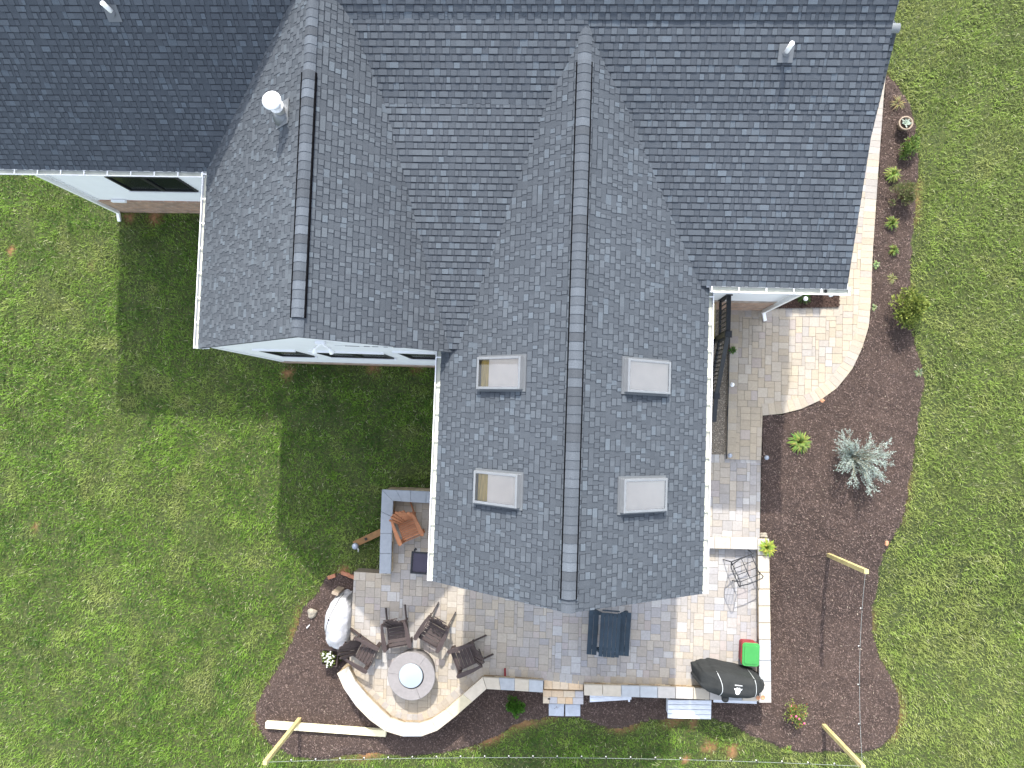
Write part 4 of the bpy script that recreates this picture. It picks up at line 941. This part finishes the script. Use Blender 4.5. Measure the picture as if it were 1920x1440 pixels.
def tuft(name, label, px, r, h, n, cols, width=.018, cat='plant', group=None, z=None, curl=1.):
    p = ong(*px, .04) if z is None else at(*px, z); t = thing(name, label, cat, p, 0, group); V = np.zeros((n, 6, 3)); C = np.zeros((n, 3))
    for i in range(n):
        a = random.uniform(0, 6.28); d = Vector((math.cos(a), math.sin(a), 0)); s_ = Vector((-d.y, d.x, 0)); L = r*random.uniform(.45, 1.05); hh = h*random.uniform(.5, 1)*(1.2-L/r*.5); o = d*random.uniform(0, r*.12); w = width*random.uniform(.6, 1.1)
        m_ = o+d*L*.5+Vector((0,0,hh)); e_ = o+d*L+Vector((0,0,hh*(.9-.6*curl*random.random())))
        for k, q in enumerate([o-s_*w*.4, o+s_*w*.4, m_+s_*w, e_+s_*w*.15, e_-s_*w*.15, m_-s_*w]): V[i, k] = q
        C[i] = [v*random.uniform(.8, 1.2) for v in lerp(cols[0], cols[1], random.random())]
    o = fast_mesh('leaves', V, 6, [(0,1,2,5), (5,2,3,4)], C, 'leaf'); o.parent = t; mb = MB(); mb.lathe((0,0,-.03), [(.03,0),(.02,.05),(0,.07)], 8, (.08,.10,.03)); mb.build('crown', 'attr', t); return t
fn, cl = domefn(.2, .16, z0=.34, cx=-.05, cy=-.02); leafcloud(420, fn, [MDG, LTG], 'foliage', parent=pr, sz=(.03,.06))
for _ in range(42):
    mb = MB(); c = random.choice(cl); q = Vector((c[0]+random.gauss(0,.03), c[1]+random.gauss(0,.03), c[2]+c[3]*.8+.02)); mb.lathe(q, [(0,-.01),(.02,0),(.014,.012),(0,.016)], 7, (.8,.8,.78)); mb.build('flower', 'attr', pr)
shrub('low_shrub', 'dark leafy plant squeezed between the tarp and the chair', (640,1222), .15, .3, 160, [DKG, MDG], (.05,.08))
# right bed plants, top to bottom
GP = 'small green plants in the side bed'
pp = ong(1690,238,.05); pot = thing('potted_succulent', 'round clay pot with pale star shaped succulent', 'potted plant', pp)
mb = MB(); mb.lathe((0,0,0), [(.10,0),(.15,.20),(.165,.20),(.165,.24),(.135,.24),(.13,.20),(0,.20)], 28); mb.build('pot', 'potgrey', pot); mb = MB(); mb.lathe((0,0,.205), [(.13,0),(.12,.012),(0,.014)], 20); mb.build('soil', 'soil', pot)
mb = MB()
for k in range(15):
    a = k*2.4; L = .15-.006*k; el = .15+.07*k; d = Vector((math.cos(a)*math.cos(el), math.sin(a)*math.cos(el), math.sin(el))); s_ = Vector((-math.sin(a), math.cos(a), 0)); u = d.cross(s_); o = Vector((0,0,.22))
    c = lerp((.40,.50,.42), (.58,.64,.55), random.random())
    for sg in (-1, 1): mb.face([o, o+d*L*.5+s_*.025*sg+u*-.006, o+d*L, o+d*L*.5+u*.012][::sg], c)
mb.build('leaves', 'leaf', pot)
shrub('leafy_perennial', 'bushy bright green perennial just below the clay pot', (1698,280), .30, .28, 900, [MDG, (.17,.26,.07), LTG], (.04,.07), 'plant')
tuft('daylily', 'upright yellow green tuft above the round bush', (1671,329), .21, .22, 120, [MDG, YG_], .016, group=GP)
shrub('round_bush', 'rounded brownish green bush midway down the side bed', (1687,372), .37, .45, 2600, [(.09,.12,.04), (.22,.25,.10), (.24,.17,.09)], (.025,.045))
tuft('daylily', 'small green tuft below the round bush', (1670,420), .17, .2, 90, [MDG, LTG], .014, group=GP)
tuft('daylily', 'small green tuft in the middle of the narrow bed, between the walkway and lawn', (1673,470), .14, .2, 70, [MDG, LTG], .014, group=GP)
tuft('seedling', 'pale green sprout hugging the walkway edge', (1641,497), .11, .1, 36, [(.2,.28,.12), (.34,.4,.2)], .018, group=GP)
tuft('seedling', 'sparse yellowish sprout above the large green shrub', (1672,522), .15, .1, 40, [(.18,.2,.08), (.34,.34,.14)], .010, group=GP)
tuft('seedling', 'tiny pale sprout by the walkway left of the large shrub', (1638,577), .09, .08, 24, [(.2,.28,.12), (.34,.4,.2)], .018, group=GP)
tuft('dry_plant', 'dry yellowish plant at the top end of the side bed', (1683,195), .2, .12, 60, [(.2,.19,.08), (.34,.30,.13)], .010, group=GP)
shrub('large_shrub', 'large yellow green shrub at the narrow part of the side bed', (1688,584), .46, .75, 3800, [(.14,.20,.045), (.34,.38,.09), (.07,.12,.03)], (.045,.08))
tuft('fern', 'bright green fern like plant left of the silver shrub', (1497,829), .27, .25, 190, [(.13,.24,.05), YG_], .02)
tuft('seedling', 'grey green sprout at the right edge of the bed', (1722,698), .12, .08, 30, [(.16,.2,.1), (.25,.28,.16)], .015, group=GP)
shrub('ground_shrub', 'deep green mound between the curved wall and the steps', (967,1321), .26, .22, 1500, [(.035,.11,.012), (.10,.24,.03)], (.04,.07))
shrub('rose_bush', 'sparse leafy bush with pink blooms below the black covered grill', (1485,1326), .36, .45, 750, [MDG, LTG, (.3,.12,.06)], (.04,.06), 'rose bush', flowers=((.75,.14,.28), 5, .028))
tuft('seedling', 'small green sprout at the bottom edge of the mulch', (1477,1404), .12, .1, 40, [MDG, LTG], .014, group=GP)
tuft('seedling', 'green sprout in the gravel beside the upper patio edge', (1373,657), .10, .12, 40, [MDG, (.1,.22,.05)], .02, group=GP, z=.84)
tuft('seedling', 'dark green plant in the small mulch patch under the eave', (1505,556), .2, .15, 60, [DKG, MDG], .02, group=GP, z=ZU+.04)
# silver spreading juniper
def juniper():
    p = ong(1592,855,.05); t = thing('silver_shrub', 'spiky silver blue shrub in the middle of the mulch', 'shrub', p); mb = MB(); pts = []; dirs = []
    rs = random.Random(4)
    for k in range(52):
        lo = rs.random(); a = rs.gauss(-.75, .5) if lo < .45 else (rs.gauss(.35, .4) if lo < .7 else rs.gauss(2.75, .55)); R_ = rs.uniform(.35, .9)*(1.0 if lo < .45 else .8); h = rs.uniform(.25, .85); o = Vector((0,0,0)); q = []
        for i in range(9):
            u = i/8; q.append(Vector((math.cos(a+.25*u*math.sin(k))*R_*u, math.sin(a+.25*u*math.sin(k))*R_*u, .02+h*math.sin(u*1.9)*.9)))
        mb.tube(q, [.012*(1-i/10) for i in range(9)], 5, (.2,.18,.13))
        for i in range(1, 9):
            d = (q[i]-q[i-1]).normalized()
            for _ in range(4 if k % 2 else 3):
                side = Vector((-d.y, d.x, 0))*rs.choice((-1, 1))+Vector((0,0,rs.uniform(-.2,.6))); tw = (d*1.1+side*rs.uniform(.4,.9)).normalized(); b0 = q[i-1].lerp(q[i], rs.random()); L = rs.uniform(.06, .16)
                for j in range(12): pts.append(b0+tw*L*j/12); dirs.append(tw+Vector((rs.gauss(0,.8), rs.gauss(0,.8), rs.gauss(.2,.6))))
    mb.build('branches', 'attr', t)
    leafcloud(len(pts), lambda i: (pts[i], dirs[i]), [(.30,.37,.33), (.60,.67,.62), (.12,.17,.10)], 'foliage', parent=t, sz=(.02,.042), asp=.35)
juniper()
# fern in a pot on the wall corner
f = at(1437,1027,ZC); tuft('potted_fern', 'yellow green fern on the upper end of the right patio wall', (1437,1026), .21, .18, 150, [(.16,.26,.04), (.42,.45,.07)], .018, z=ZC+.02)
# ------------------------------------------------------------------ rocks, bricks and small pieces
def rock(label, p, s, m='rock', seed=1, name='rock'):
    rs = np.random.default_rng(seed); bm = bmesh.new(); bmesh.ops.create_icosphere(bm, subdivisions=3, radius=1)
    for v in bm.verts:
        n = v.co.normalized(); k = 1+.16*math.sin(n.x*3+seed)+.12*math.sin(n.y*5+seed*2)+.08*math.sin(n.z*7+n.x*4); v.co = Vector((n.x*s[0]*k, n.y*s[1]*k, n.z*s[2]*k))
    me = bpy.data.meshes.new(name); bm.to_mesh(me); bm.free(); me.materials.append(MT[m]); o = bpy.data.objects.new(name, me); COL.objects.link(o); o.location = p; return tag(o, label, 'rock')
rock('grey brown rock in the mulch left of the silver tarp', ong(586,1149,.08), (.12,.115,.08), seed=3)
rock('small pale rock at the top end of the right patio wall', at(1431,1004,.75), (.09,.07,.07), seed=5)
rock('flat pale stone against the curved patio border', at(1541,751,.84), (.07,.04,.02), 'cap' if False else 'terra', 7)
rock('orange brown clod at the right mulch edge', ong(1663,1018,.05), (.05,.06,.04), 'terra', 9)
for i, (px, rz, L, lb) in enumerate([((622,1081),.38,.24,'single short brick at the left in the lawn edge'), ((651,1077),-.25,.24,'red brick standing left of a pair by the patio corner'), ((660,1081),-.25,.2,'red brick touching the patio corner')]):
    if i == 1: px = (648,1076)
    mb = MB(); mb.box((0,0,0), (L*.9 if i else .2,.09,.07)); o = mb.build('brick', 'brickred', None, bevel=.006); p = ong(*px, .08); o.location = p; o.rotation_euler = (0,.0,rz); tag(o, lb, 'brick', 'bricks edging the mulch')
for px, lb, s in (((1421,1308),'small round terracotta saucer, left of two on the wall corner',.045), ((1430,1307),'small round terracotta saucer, right of two on the wall corner',.05)):
    mb = MB(); mb.lathe((0,0,0), [(s*.7,0),(s,.025),(s*.9,.028),(s*.7,.012),(0,.012)], 18); o = mb.build('saucer', 'terra'); o.location = at(*px, ZC+.003); tag(o, lb, 'saucer', 'saucers on the wall corner')
mb = MB(); mb.box((0,0,.012), (.045,.24,.024)); mb.tube([(0,-.1,.03),(0,.1,.03)], .012, 6); o = mb.build('toy_bat', 'red_pl', None, bevel=.008); o.location = at(947,1262,ZP+.002); o.rotation_euler = (0,0,.05); tag(o, 'thin red plastic stick on the patio by the front wall', 'stick')
for px, lb in (((427,0),None),):
    pass
mb = MB(); mb.prism([(-.05,-.02),(.05,.01),(.06,.03),(-.04,.015)], 0, .015, (.8,.8,.8)); o = mb.build('paper_scrap', 'logo'); o.location = ong(578,1175,.07); o.rotation_euler = (0,0,.6); tag(o, 'white scrap lying on the mulch below the rock', 'scrap')
# downspout trough and metal light by the L wall
tr_ = thing('drain_trough', 'brown wooden trough board lying on grass against the grey seat wall', 'board', ong(691,1008,.05), .47); mb = MB(); mb.box((0,0,.05), (.78,.16,.05)); mb.build('board', 'redcedar', tr_, bevel=.006)
for c in tr_.children:
    c.data.attributes['Col'].data.foreach_set('color', np.tile((.22,.12,.05,1), len(c.data.polygons)).astype('f'))
mb = MB(); mb.box((-.05,0,.085), (.06,.06,.02)); mb.build('hole', 'edging', tr_)
gl_ = thing('garden_spigot', 'round grey metal spigot with white hose end on the grass', 'spigot', ong(671,1021,.03)); mb = MB(); mb.lathe((0,0,0), [(.03,0),(.03,.18),(.075,.2),(.085,.26),(.06,.30),(0,.31)], 20); mb.build('head', 'steel', gl_); mb = MB(); mb.tube([(.03,-.03,.2),(.05,-.1,.12),(.03,-.17,.04)], .018, 8); mb.build('hose_end', 'plastic_w', gl_)
# path lights
def path_light(px, z, lb, white=True):
    t = thing('path_light', lb, 'path light', at(*px, z), 0, 'small lights along the patio'); mb = MB(); mb.tube([(0,0,0),(0,0,.22)], .012, 8); mb.build('stake', 'black', t)
    mb = MB(); mb.lathe((0,0,.2), [(.02,0),(.05,.02),(.055,.045),(.04,.07),(0,.08)], 18); mb.build('lamp_cap', 'plastic_w' if white else 'steel', t)
path_light((1368,722), .82, 'white path light at the gravel edge halfway down'); path_light((1504,563), ZU+.03, 'round white path light in the small mulch patch'); path_light((1432,857), .80, 'silver path light in mulch beside the tan pavers', False); path_light((1364,853), .82, 'dark path light at the lower end of the gravel', False)
mb = MB(); g0, g1 = at(1369,578,.85), at(1362,860,.85); mb.beam(g0, g1, .02, .06); tag(mb.build('garden_edging', 'edging'), 'thin black edging strip between gravel and pavers', 'edging')
# ------------------------------------------------------------------ dark side table under the gutter
sd_ = thing('side_table', 'dark square metal side table under the left gutter edge', 'side table', at(797,1049,ZP), -.03); mb = MB(); w = .52
for s_ in (-1, 1): mb.box((s_*(w/2-.02),0,.44), (.04,w,.04)); mb.box((0,s_*(w/2-.02),.44), (w-.08,.04,.04))
mb.build('rim', 'black', sd_, bevel=.006); mb = MB(); mb.box((0,0,.43), (w-.085,w-.085,.012)); mb.build('tabletop', mat('dark_panel', (.045,.04,.06), .5, 5, .1), sd_)
for x in (-1, 1):
    for y in (-1, 1): mb = MB(); mb.tube([(x*(w/2-.03),y*(w/2-.03),0),(x*(w/2-.03),y*(w/2-.03),.42)], .018, 8); mb.build('leg', 'black', sd_)
mb = MB(); mb.tube([(-.20,.26,.44),(-.19,.31,.46),(-.16,.33,.44)], .02, 8); mb.build('knob', 'black', sd_)
# ------------------------------------------------------------------ tote with green lid
to = thing('storage_tote', 'red storage tote with bright green lid at the right wall', 'storage tote', at(1406,1226,ZP+.3), -.02); to.location.z = ZP
def rrect(w, h, r_, n=6, cx=0, cy=0):
    out = []
    for qx, qy, a0 in ((1,1,0),(-1,1,90),(-1,-1,180),(1,-1,270)):
        for k in range(n+1): a = math.radians(a0+90*k/n); out.append((cx+qx*(w/2-r_)+r_*math.cos(a), cy+qy*(h/2-r_)+r_*math.sin(a)))
    return out
mb = MB(); mb.prism(rrect(.36,.49,.06), 0, .30, ins=.01); mb.prism(rrect(.40,.53,.07), .27, .302, ins=.006); mb.build('tub', 'red_pl', to)
mb = MB(); mb.prism(rrect(.39,.53,.07,cx=.015,cy=-.01), .302, .335, ins=.014); mb.prism(rrect(.30,.43,.05,cx=.015,cy=-.01), .33, .352, ins=.02); mb.build('lid', 'green_pl', to)
# ------------------------------------------------------------------ bare metal chair
wcn = at(1398,1066,ZP+.45); wt = thing('metal_chair_frame', 'bare black metal patio chair frame without cushions', 'chair', (wcn.x, wcn.y, ZP), math.radians(115)+math.pi); wt.scale = (.92,.92,.95)
W_ = .27
mb = MB(); mb.tube([(-W_,-.25,.42),(W_,-.25,.42),(W_,.27,.45),(-W_,.27,.45),(-W_,-.25,.42)], .013, 8); mb.build('seat_frame', 'black', wt)
for k in range(2): mb = MB(); x = -.09+.18*k; mb.tube([(x,-.25,.42),(x,.27,.45)], .008, 6); mb.build('seat_bar', 'black', wt)
mb = MB(); mb.tube([(-W_,.01,.43),(W_,.01,.43)], .009, 6); mb.build('seat_bar', 'black', wt)
mb = MB(); mb.tube([(-W_,-.25,.42),(-W_,-.36,.80),(-W_+.05,-.38,.86),(W_-.05,-.38,.86),(W_,-.36,.80),(W_,-.25,.42)], .014, 8); mb.build('back_frame', 'black', wt)
for k in range(3): mb = MB(); x = -.13+.13*k; mb.tube([(x,-.25,.42),(x,-.38,.86)], .007, 6); mb.build('back_bar', 'black', wt)
for s_ in (-1, 1):
    mb = MB(); mb.tube([(s_*W_,-.34,.70),(s_*(W_+.05),-.1,.68),(s_*(W_+.05),.25,.66),(s_*(W_+.03),.30,.6),(s_*(W_+.02),.32,0)], .013, 8); mb.build('arm', 'black', wt)
    mb = MB(); mb.tube([(s_*W_,-.25,.42),(s_*(W_+.02),-.36,0)], .013, 8); mb.build('rear_leg', 'black', wt)
# ------------------------------------------------------------------ timber posts, beam and string lights
posts = []
for (b0, t0, lb) in (((1552,1040),(1625,1072),'yellow timber post in the right mulch, upper one'), ((1543,1359),(1619,1439),'yellow timber post in the lower right mulch corner'), ((563,1347),(496,1431),'yellow timber post standing by the pale beam, lower left')):
    p = ong(*b0, 0); q = at(*t0, p.z+2.3); t = thing('timber_post', lb, 'post', (p.x, p.y, p.z), 0, 'timber posts carrying string lights'); mb = MB(); mb.beam((0,0,-.02), q-p, .09, .09, up=Vector((0,1,0))); mb.build('post', 'lumber', t, bevel=.005)
    mb = MB(); r_ = q-p; mb.tube([r_+Vector((0,0,-.05)), r_+Vector((.02,-.06,-.05)), r_+Vector((.02,-.07,-.09))], .006, 6); mb.build('hook', 'steel', t); posts.append(q)
bA, bB = at(499,1358,.14), at(724,1374,.14); d_ = bB-bA; o = MB(); o.box((0,0,0), (d_.length,.155,.12)); o = o.build('timber_beam', 'beam', None, bevel=.005); o.location = (bA+bB)/2; o.rotation_euler = (0,0,math.atan2(d_.y, d_.x)); tag(o, 'long pale yellow timber beam lying on the lower left mulch', 'beam')
def string(a, b_, sag, label, n=None):
    t = thing('string_lights', label, 'string lights', a); d = b_-a; pts = [d*u+Vector((0,0,-sag*4*u*(1-u))) for u in np.linspace(0, 1, 41)]
    mb = MB(); mb.tube(pts, .0032, 5); mb.build('wire', 'wire', t); n = n or int(d.length/.53)
    for k in range(1, n):
        u = k/n; p = d*u+Vector((0,0,-sag*4*u*(1-u))); mb = MB(); mb.lathe(p+Vector((0,0,-.10)), [(0,0),(.013,.012),(.017,.03),(.012,.055),(.010,.08)], 10); bo = mb.build('bulb', 'bulb', t)
        mb = MB(); mb.lathe(p+Vector((0,0,-.03)), [(.014,0),(.014,.035)], 8); mb.build('socket', 'edging', bo)
string(posts[2]-Vector((0,0,.05)), posts[1]-Vector((0,0,.05)), .3, 'string lights running across the front lawn between the two lower posts')
string(posts[0]-Vector((0,0,.05)), posts[1]-Vector((0,0,.05)), .22, 'string lights down the right mulch between the two right posts', 5)
# ------------------------------------------------------------------ white planks by the wall
def planks(name, px, z, n, lab, thick=.03, leg=True):
    A, B, C_, D = [at(*p, z) for p in px]; t = thing(name, lab, 'bench' if leg else 'board', Vector((A.x, A.y, 0))); b0 = Vector((A.x, A.y, 0))
    for k in range(n):
        u0, u1 = k/n+.012, (k+1)/n-.012; q = [A.lerp(D, u0), B.lerp(C_, u0), B.lerp(C_, u1), A.lerp(D, u1)]; mb = MB(); mb.prism([((p-b0).x, (p-b0).y) for p in q], z-thick, z, ins=.003); mb.build('plank', 'whitewood', t)
    c = (A+B+C_+D)/4-b0; w = (B-A).length
    for s_ in (-1, 1):
        mb = MB(); mb.box((c.x+s_*(w/2-.05), c.y, (z-thick)/2), (.04, (D-A).length*.9, z-thick)); mb.build('leg', 'whitewood', t)
planks('white_bench', [(1252,1312),(1334,1313),(1333,1349),(1252,1347)], .45, 4, 'weathered white plank bench in front of the wall, near the black grill cover')
planks('white_bench', [(1106,1298),(1184,1298),(1184,1312),(1106,1317)], .5, 2, 'weathered white bench mostly tucked under the wall, nearest the steps')
planks('white_bench', [(1338,1304),(1419,1306),(1419,1320),(1338,1317)], .6, 2, 'white board edge showing along the wall below the black grill cover')
